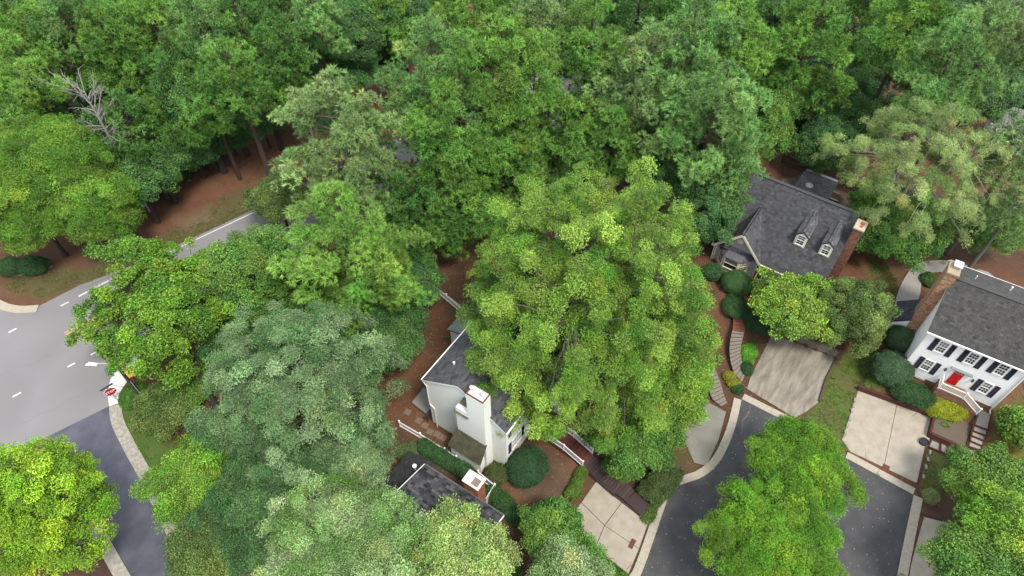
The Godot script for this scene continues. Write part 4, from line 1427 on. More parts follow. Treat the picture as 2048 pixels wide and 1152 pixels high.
	add_zone([Vector2(-10.99, -32.73), Vector2(-7.85, -30.08), Vector2(-2.94, -25.62), Vector2(1.58, -21.52), Vector2(1.54, -18.55), Vector2(-0.17, -18.55), Vector2(-1.07, -22.85), Vector2(-6.73, -27.55), Vector2(-11.74, -30.60)], Color(0.17, 0.10, 0.06), bark, 0.6)
	add_zone([Vector2(15.36, -31.66), Vector2(18.94, -32.73), Vector2(19.82, -29.57), Vector2(15.70, -27.55)], Color(0.22, 0.12, 0.06), Color(0.12, 0.14, 0.03), 0.6)
	add_zone([Vector2(-14.55, -61.67), Vector2(-8.07, -68.07), Vector2(2.47, -76.14), Vector2(4.41, -72.00), Vector2(-4.00, -62.55), Vector2(-5.03, -56.63), Vector2(-10.29, -55.03)], Color(0.36, 0.17, 0.065), tan, 1.2)
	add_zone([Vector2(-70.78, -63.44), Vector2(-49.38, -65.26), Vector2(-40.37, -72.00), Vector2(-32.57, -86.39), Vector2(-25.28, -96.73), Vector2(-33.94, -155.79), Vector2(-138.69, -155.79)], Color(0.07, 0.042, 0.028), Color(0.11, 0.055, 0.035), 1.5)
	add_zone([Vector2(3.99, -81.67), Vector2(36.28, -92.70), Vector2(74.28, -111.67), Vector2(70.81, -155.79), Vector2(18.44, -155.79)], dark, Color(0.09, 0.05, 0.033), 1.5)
	add_zone([Vector2(-43.18, -27.55), Vector2(-40.46, -26.58), Vector2(-31.89, -17.74), Vector2(-36.54, -17.74), Vector2(-44.21, -25.62)], bark, Color(0.13, 0.06, 0.045), 0.6)
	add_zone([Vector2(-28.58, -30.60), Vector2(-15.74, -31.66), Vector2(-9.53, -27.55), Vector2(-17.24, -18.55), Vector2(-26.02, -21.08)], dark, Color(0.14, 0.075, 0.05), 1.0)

var MAIN_ROAD := [Vector2(-88.15, -37.27), Vector2(-68.35, -42.84), Vector2(-62.62, -51.94), Vector2(-57.72, -48.85), Vector2(-55.09, -48.00), Vector2(-53.02, -48.14), Vector2(-49.62, -51.19), Vector2(-43.74, -54.71), Vector2(-33.75, -62.64), Vector2(-9.27, -83.17), Vector2(-1.05, -90.75), Vector2(14.35, -104.49), Vector2(26.40, -114.97), Vector2(39.01, -105.39), Vector2(31.66, -100.95), Vector2(11.80, -85.30), Vector2(1.11, -77.11), Vector2(-11.27, -67.40), Vector2(-33.29, -50.23), Vector2(-38.28, -46.18), Vector2(-41.41, -42.52), Vector2(-41.46, -39.37), Vector2(-41.00, -36.68), Vector2(-40.48, -35.41), Vector2(-45.30, -32.03), Vector2(-50.22, -29.57), Vector2(-65.30, -18.96)]
var SIDE_STREET := [Vector2(-40.48, -35.41), Vector2(-39.55, -33.39), Vector2(-37.15, -30.34), Vector2(-34.69, -27.46), Vector2(-30.19, -21.82), Vector2(-26.28, -17.33), Vector2(-30.91, -17.33), Vector2(-32.62, -18.88), Vector2(-36.70, -23.30), Vector2(-40.53, -27.95), Vector2(-42.49, -30.50), Vector2(-45.30, -32.03)]
var CUL_DE_SAC := [Vector2(23.24, -36.16), Vector2(27.01, -34.00), Vector2(32.40, -29.41), Vector2(37.00, -26.10), Vector2(35.15, -22.85), Vector2(31.43, -16.15), Vector2(9.60, -16.15), Vector2(11.05, -18.88), Vector2(14.26, -25.62), Vector2(15.23, -26.92), Vector2(17.50, -27.65), Vector2(19.67, -29.26), Vector2(21.77, -32.63)]
var DRIVE_GREY := [Vector2(28.31, -44.36), Vector2(34.40, -41.24), Vector2(32.35, -38.46), Vector2(31.27, -36.10), Vector2(29.45, -34.78), Vector2(28.12, -34.06), Vector2(24.06, -37.39), Vector2(24.63, -38.64)]
var DRIVE_WHITE := [Vector2(35.35, -37.15), Vector2(41.93, -34.06), Vector2(40.96, -32.30), Vector2(37.70, -27.26), Vector2(32.48, -30.44), Vector2(32.07, -31.66)]
var DRIVE_CENTRE := [Vector2(7.89, -27.41), Vector2(12.21, -23.48), Vector2(9.95, -19.05), Vector2(7.29, -21.30), Vector2(4.76, -23.53)]
var PARKING_PAD := [Vector2(18.38, -36.80), Vector2(21.39, -34.73), Vector2(20.07, -31.66), Vector2(18.43, -28.95), Vector2(17.30, -29.31), Vector2(16.49, -32.73)]
var DRIVE_CORNER := [Vector2(37.20, -24.03), Vector2(41.31, -22.85), Vector2(39.59, -17.74), Vector2(33.45, -17.74), Vector2(34.50, -19.80)]

const ORDINAL := ["first", "second", "third", "fourth", "fifth", "sixth", "seventh", "eighth", "ninth"]

func paving() -> void:
	var asphalt := mat("asphalt_grey", Color(0.205, 0.197, 0.208), 0.85, "faint", 0.03)
	var dark := mat("asphalt_dark", Color(0.052, 0.052, 0.056), 0.62, "blotch", 0.11)
	var blue := mat("asphalt_new", Color(0.085, 0.086, 0.115), 0.5, "blotch", 0.09)
	var pale := mat("concrete_pale", Color(0.39, 0.35, 0.285), 0.9, "stain2", 0.5)
	var grey := mat("concrete_grey", Color(0.36, 0.335, 0.285), 0.9, "blotch", 0.5)
	var white := mat("concrete_white", Color(0.80, 0.78, 0.75), 0.85, "soft", 0.5)
	var tanc := mat("concrete_tan", Color(0.36, 0.32, 0.262), 0.9, "stain2", 0.16)
	var stain := mat("concrete_stained", Color(0.285, 0.258, 0.215), 0.9, "stain", 0.17)
	var st := begin()
	slab(st, MAIN_ROAD, 0.0, 0.2)
	part(structure("road", "pale grey through road crossing the upper left of the picture"), "asphalt", st, asphalt)
	st = begin()
	slab(st, SIDE_STREET, 0.004, 0.2)
	part(structure("side_street", "narrow dark blue grey street leaving the through road"), "asphalt", st, blue)
	st = begin()
	slab(st, CUL_DE_SAC, 0.004, 0.2)
	part(structure("cul_de_sac", "dark asphalt turning circle with fallen leaves, round a tree island"), "asphalt", st, dark)
	# road lines
	var paint := mat("road_white", Color(0.82, 0.82, 0.82), 0.7, "grain", 1.2)
	var yellow := mat("road_yellow", Color(0.78, 0.45, 0.14), 0.7, "grain", 1.2)
	for q in [["edge_line", Vector2(-49.13, -49.50), Vector2(-46.36, -52.02), 0.22], ["edge_line", Vector2(-46.36, -52.02), Vector2(-33.24, -62.37), 0.16], ["edge_line", Vector2(-33.24, -62.37), Vector2(16.80, -104.49), 0.16], ["lane_dash", Vector2(-50.61, -48.14), Vector2(-49.94, -48.71), 0.2], ["lane_dash", Vector2(-54.78, -44.49), Vector2(-54.15, -45.03), 0.2], ["edge_line", Vector2(-44.74, -41.56), Vector2(-33.36, -50.52), 0.18], ["edge_line", Vector2(-33.36, -50.52), Vector2(23.73, -95.63), 0.18], ["lane_dash", Vector2(-46.57, -40.05), Vector2(-45.99, -40.55), 0.2], ["lane_dash", Vector2(-50.71, -36.45), Vector2(-50.08, -36.97), 0.2]]:
		var line := begin()
		strip(line, q[1], q[2], q[3], 0.008)
		var o := structure(q[0])
		part(o, "paint", line, paint)
	for q in [[Vector2(-48.66, -44.42), Vector2(11.96, -93.76)], [Vector2(-48.47, -44.16), Vector2(12.08, -93.29)]]:
		var line := begin()
		strip(line, q[0], q[1], 0.14, 0.008)
		part(structure("centre_line"), "paint", line, yellow)
	# tar seams in the road and hairline cracks in the concrete
	var tar := mat("tar", Color(0.15, 0.145, 0.15), 0.8)
	for q in [[Vector2(-48.90, -50.82), Vector2(-47.28, -52.02), 0.16], [Vector2(-48.59, -50.89), Vector2(-41.44, -56.22), 0.06], [Vector2(-53.94, -38.46), Vector2(-47.70, -42.20), 0.05], [Vector2(-48.54, -33.28), Vector2(-43.15, -37.27), 0.05]]:
		var line := begin()
		wander(line, q[0], q[1], q[2], 0.007)
		part(structure("tar_seam"), "tar", line, tar)
	for q in [[Vector2(33.13, -33.56), Vector2(35.28, -32.41), 0.025, 0.046], [Vector2(35.28, -32.41), Vector2(35.27, -29.31), 0.025, 0.046], [Vector2(36.27, -27.55), Vector2(38.12, -28.80), 0.03, 0.046], [Vector2(37.23, -33.39), Vector2(37.67, -33.94), 0.1, 0.046], [Vector2(5.67, -23.75), Vector2(7.18, -22.76), 0.025, 0.046], [Vector2(9.13, -24.68), Vector2(10.56, -22.31), 0.025, 0.046], [Vector2(22.29, -32.30), Vector2(23.96, -35.52), 0.16, 0.009], [Vector2(16.75, -26.82), Vector2(20.93, -30.34), 0.05, 0.009]]:
		var line := begin()
		wander(line, q[0], q[1], q[2], q[3])
		part(structure("crack"), "crack", line, mat("crack", Color(0.27, 0.24, 0.20), 0.9) if q[3] > 0.02 else mat("scuff", Color(0.085, 0.085, 0.09), 0.7))
	# kerbs and walks
	var kerb := structure("kerb", "pale concrete kerb and gutter round the turning circle")
	sections(kerb, "kerb_section", smooth_line([Vector2(9.54, -17.53), Vector2(11.00, -18.88), Vector2(14.26, -25.62), Vector2(15.23, -26.92), Vector2(17.50, -27.65), Vector2(19.67, -29.26), Vector2(21.77, -32.63), Vector2(23.24, -36.16)]), 0.0, -0.75, 0.09, 0.25, 3.0, pale)
	sections(kerb, "kerb_section", [Vector2(23.24, -36.16), Vector2(26.94, -33.72), Vector2(29.23, -32.30)], -0.02, -0.75, 0.085, 0.25, 3.0, pale)
	sections(kerb, "kerb_section", [Vector2(31.79, -29.77), Vector2(32.38, -29.36), Vector2(36.95, -26.10)], -0.02, -0.72, 0.085, 0.25, 3.0, pale)
	sections(kerb, "kerb_section", [Vector2(37.00, -26.10), Vector2(35.15, -22.85), Vector2(31.43, -16.15)], 0.0, -0.8, 0.09, 0.25, 3.0, pale)
	var kb := structure("kerb", "grey concrete gutter walk on the right of the side street")
	sections(kb, "kerb_section", smooth_line([Vector2(-40.44, -35.30), Vector2(-39.55, -33.39), Vector2(-37.15, -30.34), Vector2(-34.69, -27.46), Vector2(-30.19, -21.82), Vector2(-26.22, -17.13)]), 0.0, -1.15, 0.09, 0.25, 3.4, grey)
	var kc := structure("kerb", "weathered concrete gutter walk on the left of the side street")
	sections(kc, "kerb_section", smooth_line([Vector2(-30.84, -17.13), Vector2(-32.62, -18.88), Vector2(-36.70, -23.30), Vector2(-40.53, -27.95), Vector2(-42.49, -30.50), Vector2(-44.27, -31.55)]), 0.0, -1.1, 0.09, 0.25, 3.4, grey)
	var kd := structure("kerb", "pale curved kerb at the far corner of the junction")
	sections(kd, "kerb_section", smooth_line([Vector2(-62.62, -51.94), Vector2(-57.72, -48.85), Vector2(-55.09, -48.00), Vector2(-53.02, -48.14)]), 0.9, -0.1, 0.1, 0.25, 4.5, pale)
	# new white corner walk in separate bays, with the tactile plate
	var walk := structure("sidewalk", "bright new concrete corner walk by the stop sign")
	for p in [[Vector2(-40.46, -35.35), Vector2(-41.06, -36.56), Vector2(-41.38, -37.86), Vector2(-39.88, -37.56), Vector2(-39.99, -36.56), Vector2(-39.65, -35.75)], [Vector2(-41.40, -37.92), Vector2(-41.56, -39.37), Vector2(-41.37, -40.30), Vector2(-39.35, -39.31), Vector2(-39.70, -38.22), Vector2(-39.85, -37.62)], [Vector2(-41.34, -40.36), Vector2(-40.87, -41.88), Vector2(-39.82, -43.36), Vector2(-37.99, -42.20), Vector2(-38.39, -40.80), Vector2(-39.27, -39.37)], [Vector2(-39.79, -43.43), Vector2(-38.07, -45.84), Vector2(-36.29, -47.29), Vector2(-34.97, -46.18), Vector2(-36.68, -44.56), Vector2(-37.91, -42.26)]]:
		st = begin()
		slab(st, p, 0.06, 0.2)
		part(walk, "bay", st, white)
	st = begin()
	slab(st, [Vector2(-40.44, -39.74), Vector2(-39.68, -40.11), Vector2(-39.01, -39.07), Vector2(-39.72, -38.58)], 0.075, 0.05)
	for i in 7:
		for j in 7:
			var p: Vector2 = Vector2(-40.29, -39.62) .lerp(Vector2(-39.69, -39.99), i / 6.0) + (Vector2(-39.71, -38.70) - Vector2(-40.29, -39.62)) * (j / 6.0)
			box(st, Vector3(p.x, 0.08, p.y), Vector3(0.06, 0.02, 0.06))
	var plate := part(walk, "tactile_plate", st, mat("tactile", Color(0.78, 0.55, 0.04), 0.7), "yellow tactile plate set in the walk")
	# driveways in slabs
	var dc := structure("driveway", "tan concrete driveway of four slabs beside the dark boardwalk")
	for p in [[Vector2(7.89, -27.41), Vector2(10.10, -25.48), Vector2(8.29, -23.30), Vector2(6.36, -25.38)], [Vector2(10.14, -25.43), Vector2(12.21, -23.48), Vector2(11.14, -21.21), Vector2(8.33, -23.25)], [Vector2(6.33, -25.33), Vector2(8.26, -23.25), Vector2(7.29, -21.30), Vector2(4.76, -23.53)], [Vector2(8.30, -23.21), Vector2(11.12, -21.17), Vector2(9.99, -19.05), Vector2(7.33, -21.26)]]:
		st = begin()
		slab(st, p, 0.03 + rng.randf() * 0.008, 0.2)
		part(dc, "slab", st, tanc)
	var dw := structure("driveway", "pale tan concrete driveway below the white house")
	for p in [[Vector2(35.35, -37.15), Vector2(38.72, -35.55), Vector2(35.15, -28.83), Vector2(32.48, -30.44), Vector2(32.07, -31.66)], [Vector2(38.76, -35.52), Vector2(41.93, -34.06), Vector2(40.96, -32.30), Vector2(37.70, -27.26), Vector2(35.19, -28.80)]]:
		st = begin()
		slab(st, p, 0.03 + rng.randf() * 0.006, 0.2)
		part(dw, "slab", st, tanc)
	var dg := structure("driveway", "stained dark streaked concrete driveway below the grey cottage")
	st = begin()
	var turned := []
	var pivot: Vector2 = DRIVE_GREY[0]
	for p in DRIVE_GREY:
		turned.append((p - pivot).rotated(-0.62))
	slab(st, turned, 0.03, 0.2)
	stain.uv1_world_triplanar = false
	stain.uv1_scale = Vector3(0.21, 0.21, 0.045)
	var sl := part(dg, "slab", st, stain)
	sl.position = Vector3(pivot.x, 0, pivot.y)
	sl.rotation.y = -0.62
	var pp := structure("parking_pad", "plain grey concrete pad left of the turning circle")
	st = begin()
	slab(st, PARKING_PAD, 0.04, 0.2)
	part(pp, "slab", st, mat("concrete_pad", Color(0.20, 0.19, 0.165), 0.9, "faint", 0.15))
	var dk := structure("driveway", "tan concrete driveway at the lower right corner, partly under trees")
	st = begin()
	slab(st, DRIVE_CORNER, 0.03, 0.2)
	part(dk, "slab", st, tanc)
	# the gravel path behind the white house
	var gp := structure("path", "pale grey gravel path curling round behind the white house")
	st = begin()
	var outer: Array = [Vector2(39.98, -43.36), Vector2(40.99, -45.22), Vector2(41.92, -47.13), Vector2(43.21, -49.39), Vector2(44.39, -51.00), Vector2(45.75, -52.57), Vector2(46.81, -53.26), Vector2(47.88, -53.64), Vector2(50.45, -53.72), Vector2(51.88, -53.26), Vector2(52.77, -52.50), Vector2(54.27, -51.97), Vector2(54.97, -50.34), Vector2(56.91, -47.27), Vector2(55.95, -45.22), Vector2(53.68, -48.68), Vector2(49.54, -50.85), Vector2(48.85, -51.97), Vector2(46.94, -51.44), Vector2(45.99, -50.12), Vector2(44.87, -47.97), Vector2(40.99, -42.58)]
	var fine := smooth_line(outer, 0.7, true)
	var packed := PackedVector2Array(fine)
	var idx := Geometry2D.triangulate_polygon(packed)
	for i in range(0, idx.size(), 3):
		for k in 3:
			var p := packed[idx[i + k]]
			st.add_vertex(Vector3(p.x, 1.42, p.y))
	part(gp, "gravel", st, mat("gravel", Color(0.42, 0.40, 0.37), 0.95, "grain", 0.5, 4.0))

func wander(st: SurfaceTool, a: Vector2, b: Vector2, w: float, y: float) -> void:
	var n := maxi(4, int(a.distance_to(b) / 0.35))
	var side := (b - a).normalized().orthogonal()
	var prev := a
	for i in range(1, n + 1):
		var p := a.lerp(b, float(i) / n) + side * n_mid.get_noise_2d(a.x * 3.0 + i * 1.7, b.y * 2.0) * 0.35
		strip(st, prev, p, w * rng.randf_range(0.6, 1.2), y)
		prev = p

func strip(st: SurfaceTool, a: Vector2, b: Vector2, w: float, y: float) -> void:
	var t := (b - a).normalized()
	var n := Vector2(-t.y, t.x) * w * 0.5
	quad(st, Vector3(a.x - n.x, y, a.y - n.y), Vector3(b.x - n.x, y, b.y - n.y), Vector3(b.x + n.x, y, b.y + n.y), Vector3(a.x + n.x, y, a.y + n.y))

func street_things() -> void:
	# stop sign with a street name blade above it
	var steel := mat("galvanised", Color(0.55, 0.56, 0.58), 0.35)
	var at: Vector2 = Vector2(-39.55, -35.75)
	var o := thing("stop_sign", "red octagonal stop sign under a green street name blade, by the side street", "road sign", Vector3(at.x, 0.0, at.y), -0.67)
	var st := begin()
	tube(st, [Vector3(0, -0.3, 0), Vector3(0, 3.0, 0)], [0.04, 0.035], 8)
	part(o, "post", st, mat("sign_post", Color(0.10, 0.15, 0.15), 0.6))
	st = begin()
	var oct := []
	var ring := []
	for i in 8:
		var t := PI / 8 + i * PI / 4
		oct.append(Vector2(cos(t), sin(t)) * 0.56)
		ring.append(Vector2(cos(t), sin(t)) * 0.6)
	prism(st, oct, Vector3(0, 2.25, 0.062), Vector3(1, 0, 0), Vector3.UP, Vector3(0, 0, -0.012))
	var plate := part(o, "plate", st, mat("sign_red", Color(0.42, 0.008, 0.03), 0.5))
	st = begin()
	prism(st, ring, Vector3(0, 2.25, 0.056), Vector3(1, 0, 0), Vector3.UP, Vector3(0, 0, -0.012))
	part(plate, "border", st, mat("sign_white", Color(0.8, 0.8, 0.8), 0.5))
	var tm := TextMesh.new()
	var font := SystemFont.new()
	font.font_names = PackedStringArray(["Droid Sans"])
	font.font_weight = 700
	tm.font = font
	tm.text = "STOP"
	tm.font_size = 64
	tm.pixel_size = 0.0062
	tm.depth = 0.012
	var word := part(plate, "lettering", tm, mats["sign_white"])
	word.position = Vector3(0, 2.25, 0.068)
	st = begin()
	box(st, Vector3(0, 3.05, 0), Vector3(1.25, 0.24, 0.03), Basis(Vector3.UP, 0.1))
	part(o, "street_name_blade", st, mat("sign_green", Color(0.02, 0.10, 0.09), 0.5))
	# street lamp
	at = Vector2(-37.54, -36.39)
	o = thing("street_lamp", "wooden pole street lamp with a pale lamp head on a thin arm over the junction", "street lamp", Vector3(at.x, 0.0, at.y))
	st = begin()
	tube(st, [Vector3(0, -0.4, 0), Vector3(0, 3.2, 0), Vector3(0, 6.4, 0)], [0.2, 0.17, 0.14], 10)
	part(o, "pole", st, mat("pole_wood", Color(0.11, 0.10, 0.09), 0.9, "straw", 0.8, 3.0))
	st = begin()
	tube(st, [Vector3(0, 6.1, 0), Vector3(-0.7, 6.45, 0.1), Vector3(-1.5, 6.5, 0.15)], [0.035, 0.035, 0.03], 6)
	part(o, "arm", st, steel)
	st = begin()
	for i in 1:
		bevel_box(st, Vector3(-1.95, 6.5, 0.2), Vector3(0.95, 0.16, 0.34), Basis(Vector3.UP, -0.12), 0.06)
		bevel_box(st, Vector3(-2.4, 6.49, 0.27), Vector3(0.3, 0.12, 0.24), Basis(Vector3.UP, -0.12), 0.05)
	part(o, "lamp_head", st, mat("lamp_grey", Color(0.66, 0.68, 0.70), 0.4))
	st = begin()
	tube(st, [Vector3(0.19, -0.2, 0.05), Vector3(0.165, 3.2, 0.05)], [0.03, 0.03], 6)
	part(o, "conduit", st, steel)
	# green bin under the trees
	at = Vector2(-31.19, -32.30)
	o = thing("wheeled_bin", "dark green wheeled bin half hidden under the silvery tree", "rubbish bin", on_land(at), 0.4)
	st = begin()
	bevel_box(st, Vector3(0, 0.52, 0), Vector3(0.58, 0.95, 0.66), Basis(), 0.04)
	part(o, "body", st, mat("bin_green", Color(0.012, 0.06, 0.045), 0.5))
	st = begin()
	bevel_box(st, Vector3(0, 1.04, -0.02), Vector3(0.62, 0.08, 0.74), Basis(), 0.03)
	part(o, "lid", st, mats["bin_green"])
	for s in [-1.0, 1.0]:
		st = begin()
		tube(st, [Vector3(s * 0.25 - 0.03, 0.12, -0.36), Vector3(s * 0.25 + 0.03, 0.12, -0.36)], [0.12, 0.12], 12)
		part(o, "wheel", st, mat("rubber", Color(0.02, 0.02, 0.02), 0.8))
	# black tub at the edge of the white house's driveway
	at = Vector2(39.82, -31.34)
	o = thing("planter_tub", "black round tub with a pale rim at the right edge of the pale driveway", "tub", Vector3(at.x, 0.035, at.y))
	st = begin()
	lathe(st, Vector3.ZERO, [Vector2(0.0, 0.01), Vector2(0.38, 0.0), Vector2(0.44, 0.3), Vector2(0.40, 0.3), Vector2(0.38, 0.2), Vector2(0, 0.2)], 28)
	part(o, "tub", st, mat("black_plastic", Color(0.012, 0.014, 0.018), 0.5))
	st = begin()
	lathe(st, Vector3.ZERO, [Vector2(0.44, 0.0), Vector2(0.47, 0.0), Vector2(0.47, 0.06), Vector2(0.44, 0.06)], 28)
	part(o, "rim", st, mat("pale_rim", Color(0.5, 0.52, 0.5), 0.6))
	# small covers in the driveways
	for q in [[Vector2(35.28, -28.65), "rusty red drain cover at the foot of the pale driveway", 0.62, 0.9], [Vector2(10.57, -21.61), "brown drain cover near the lower edge of the slab driveway", 0.42, 0.9]]:
		o = thing("drain_cover", q[1], "drain cover", Vector3(q[0].x, 0.04, q[0].y), 0.55)
		st = begin()
		bevel_box(st, Vector3(0, 0.012, 0), Vector3(q[2], 0.03, q[3]), Basis(), 0.008)
		part(o, "frame", st, mat("rust", Color(0.17, 0.055, 0.04), 0.85, "grain", 1.0))
		for i in 6:
			st = begin()
			box(st, Vector3(0, 0.03, -q[3] * 0.38 + i * q[3] * 0.152), Vector3(q[2] * 0.8, 0.02, 0.05))
			part(o, "bar", st, mats["rust"])
	# bench behind the cream house and the patio it stands on
	var wood := mat("dark_wood", Color(0.035, 0.028, 0.024), 0.8)
	var pb := structure("patio", "pale gravel patio with timber edging behind the cream house")
	st = begin()
	var pp: Array = [Vector2(-9.01, -37.14), Vector2(-7.80, -35.80), Vector2(-6.86, -33.51), Vector2(-7.63, -33.29), Vector2(-10.06, -35.29)]
	slab(st, pp, 0.86, 0.5)
	part(pb, "gravel", st, mat("gravel", Color(0.42, 0.40, 0.37), 0.95, "grain", 0.5, 4.0))
	for i in [2, 3, 4]:
		st = begin()
		var a: Vector2 = pp[i]
		var b: Vector2 = pp[(i + 1) % 5]
		bar(st, Vector3(a.x, 0.86, a.y), Vector3(b.x, 0.86, b.y), 0.12, 0.22)
		part(pb, "edging", st, mat("old_timber", Color(0.15, 0.11, 0.08), 0.9, "straw", 1.2, 2.0))
	at = Vector2(-8.04, -33.89)
	o = thing("bench", "dark wooden garden bench on the gravel patio behind the cream house", "bench", Vector3(at.x, 0.87, at.y), 0.62 + PI / 2)
	for i in 4:
		st = begin()
		box(st, Vector3(0, 0.45, -0.2 + i * 0.13), Vector3(1.4, 0.03, 0.1))
		part(o, "slat", st, wood)
	for i in 3:
		st = begin()
		box(st, Vector3(0, 0.6 + i * 0.14, -0.3), Vector3(1.4, 0.09, 0.03))
		part(o, "slat", st, wood)
	for x in [-0.65, 0.65]:
		for z in [-0.28, 0.22]:
			st = begin()
			box(st, Vector3(x, 0.22 if z > 0 else 0.45, z), Vector3(0.06, 0.44 if z > 0 else 0.9, 0.06))
			part(o, "leg", st, wood)
	# stepping stones
	var nth := 0
	for q in [Vector2(-10.31, -34.28), Vector2(-9.14, -33.29), Vector2(-8.46, -32.74), Vector2(-7.93, -32.10), Vector2(-7.23, -31.83), Vector2(-6.63, -31.46)]:
		nth += 1
		o = thing("stepping_stone", "%s square tan stepping stone, from the left, behind the white picket fence" % ORDINAL[nth - 1], "stepping stone", on_land(q, 0.02), 0.5 + rng.randf_range(-0.15, 0.15), "stepping stones by the cream house")
		st = begin()
		bevel_box(st, Vector3(0, 0.0, 0), Vector3(0.68, 0.12, 0.62), Basis(Vector3(1, 0, 0.4).normalized(), 0.03), 0.02)
		part(o, "stone", st, mat("flag_stone", Color(0.24, 0.17, 0.12), 0.9, "grain", 1.0))

func yards() -> void:
	var white := mat("white_paint", Color(0.78, 0.78, 0.77), 0.6)
	var old := mat("old_timber", Color(0.15, 0.11, 0.08), 0.9, "straw", 1.2, 2.0)
	var grey_t := mat("grey_timber", Color(0.27, 0.235, 0.185), 0.9, "straw", 1.2, 2.0)
	var red_t := mat("red_timber", Color(0.125, 0.035, 0.025), 0.85, "straw", 1.0, 1.5)
	var deck := mat("deck_brown", Color(0.085, 0.05, 0.05), 0.75, "straw", 0.9, 1.5)
	# fences
	fence("fence", "white picket fence along the stepping stones, left of the cream house", [Vector2(-10.91, -32.85), Vector2(-8.75, -31.46), Vector2(-6.30, -29.85), Vector2(-5.17, -29.13)], 1.05, white, 0.1, 0.05)
	fence("fence", "short white lattice fence beside the brick chimney", [Vector2(-3.07, -27.47), Vector2(-1.56, -26.21), Vector2(-2.49, -24.80)], 1.5, white, 0.06, 0.05, 1.8)
	fence("fence", "white picket fence at the back of the bare yard under the pines", [Vector2(-9.26, -50.83), Vector2(-7.31, -48.65), Vector2(-5.20, -46.13), Vector2(-3.58, -45.05)], 1.15, white, 0.1, 0.045)
	fence("fence", "brown paling fence at the edge of the wood behind the grey cottage", [Vector2(35.71, -71.70), Vector2(38.40, -69.81), Vector2(41.52, -68.17)], 1.3, old, 0.09, 0.06)
	fence("fence", "weathered paling fence right of the grey cottage's chimney", [Vector2(41.96, -55.81), Vector2(44.35, -55.01), Vector2(47.16, -55.97)], 1.0, grey_t, 0.08, 0.09)
	fence("fence", "low rustic fence under the cream flowering tree", [Vector2(42.08, -67.00), Vector2(43.83, -64.41), Vector2(44.67, -62.18)], 1.0, old, 0.09, 0.08)
	# retaining walls
	timber_wall("retaining_wall", "long weathered timber wall at the head of the stained driveway", [Vector2(28.27, -44.63), Vector2(34.19, -41.32)], -0.1, 1.12, 0.3, grey_t)
	timber_wall("retaining_wall", "low timber edging down the right of the stained driveway", [Vector2(34.36, -41.10), Vector2(32.38, -38.39), Vector2(31.02, -35.92)], -0.1, 0.3, 0.2, old)
	timber_wall("retaining_wall", "red brown timber wall at the head of the pale driveway", [Vector2(35.26, -37.35), Vector2(38.39, -35.84), Vector2(41.68, -34.20)], -0.1, 0.66, 0.28, red_t)
	timber_wall("retaining_wall", "red brown timber border down the right side of the pale driveway", [Vector2(39.96, -30.92), Vector2(37.78, -27.22)], -0.1, 0.13, 0.16, red_t)
	timber_wall("retaining_wall", "thin red timber border by the lower right driveway", [Vector2(36.97, -24.27), Vector2(39.33, -23.62), Vector2(41.65, -22.72)], -0.1, 0.16, 0.14, red_t)
	timber_wall("retaining_wall", "low timber border in leaf litter left of the upper timber steps", [Vector2(17.60, -39.36), Vector2(19.11, -37.56)], -0.1, 0.4, 0.2, old)
	var pl := timber_wall("planter_bed", "raised red brown timber bed with pale soil under the yellow shrub", [Vector2(41.85, -34.25), Vector2(40.51, -32.02), Vector2(43.27, -30.39), Vector2(45.64, -33.86)], -0.1, 0.75, 0.22, red_t, 0.17, "planter")
	var st := begin()
	slab(st, [Vector2(41.97, -34.27), Vector2(40.73, -32.19), Vector2(43.33, -30.61), Vector2(45.63, -33.94), Vector2(44.11, -36.31)], 0.62, 0.6)
	var so := part(pl, "soil", st, mat("bed_soil", Color(0.24, 0.18, 0.135), 0.95, "straw", 0.5, 4.0))
	so.position = -pl.position
	# edging stones beside the pale driveway
	var nth := 0
	for q in [Vector2(34.66, -36.10), Vector2(34.30, -35.41), Vector2(33.97, -34.84), Vector2(33.50, -33.94), Vector2(33.02, -33.17), Vector2(32.59, -32.41)]:
		nth += 1
		var o := thing("edging_block", "%s small pale block, from the top, edging the lawn left of the pale driveway" % ORDINAL[nth - 1], "edging block", Vector3(q.x, 0.0, q.y), 1.9, "edging blocks by the pale driveway")
		st = begin()
		bevel_box(st, Vector3(0, 0.08, 0), Vector3(0.42, 0.2, 0.2), Basis(Vector3.UP, rng.randf_range(-0.2, 0.2)), 0.03)
		part(o, "block", st, mat("edge_stone", Color(0.42, 0.36, 0.30), 0.9, "grain", 1.0))
	nth = 0
	for q in [Vector2(39.84, -30.60), Vector2(39.38, -29.87), Vector2(38.90, -29.11), Vector2(38.31, -28.15)]:
		nth += 1
		var o := thing("edging_block", "%s small tan block, from the top, edging the lawn right of the pale driveway" % ORDINAL[nth - 1], "edging block", Vector3(q.x, 0.0, q.y), 1.9, "edging blocks right of the pale driveway")
		st = begin()
		bevel_box(st, Vector3(0.2, 0.1, -0.3), Vector3(0.42, 0.2, 0.2), Basis(Vector3.UP, rng.randf_range(-0.2, 0.2)), 0.03)
		part(o, "block", st, mats["edge_stone"])
	# gravel steps to the white house
	var pale_g := mat("step_gravel", Color(0.43, 0.39, 0.35), 0.95, "grain", 0.5, 4.0)
	var o := thing("garden_steps", "gravel steps edged with dark timber winding from the pale driveway to the white porch", "steps")
	var sa := [Vector2(40.73, -31.66), Vector2(41.43, -31.24), Vector2(41.93, -30.90), Vector2(42.42, -30.56), Vector2(42.94, -30.20), Vector2(43.75, -30.38)]
	var sb := [Vector2(40.14, -30.87), Vector2(40.99, -30.35), Vector2(41.45, -30.04), Vector2(41.92, -29.68), Vector2(42.44, -29.43), Vector2(44.12, -29.56)]
	step_flight(o, sa, sb, [0.1, 0.22, 0.34, 0.46, 0.58], pale_g, red_t)
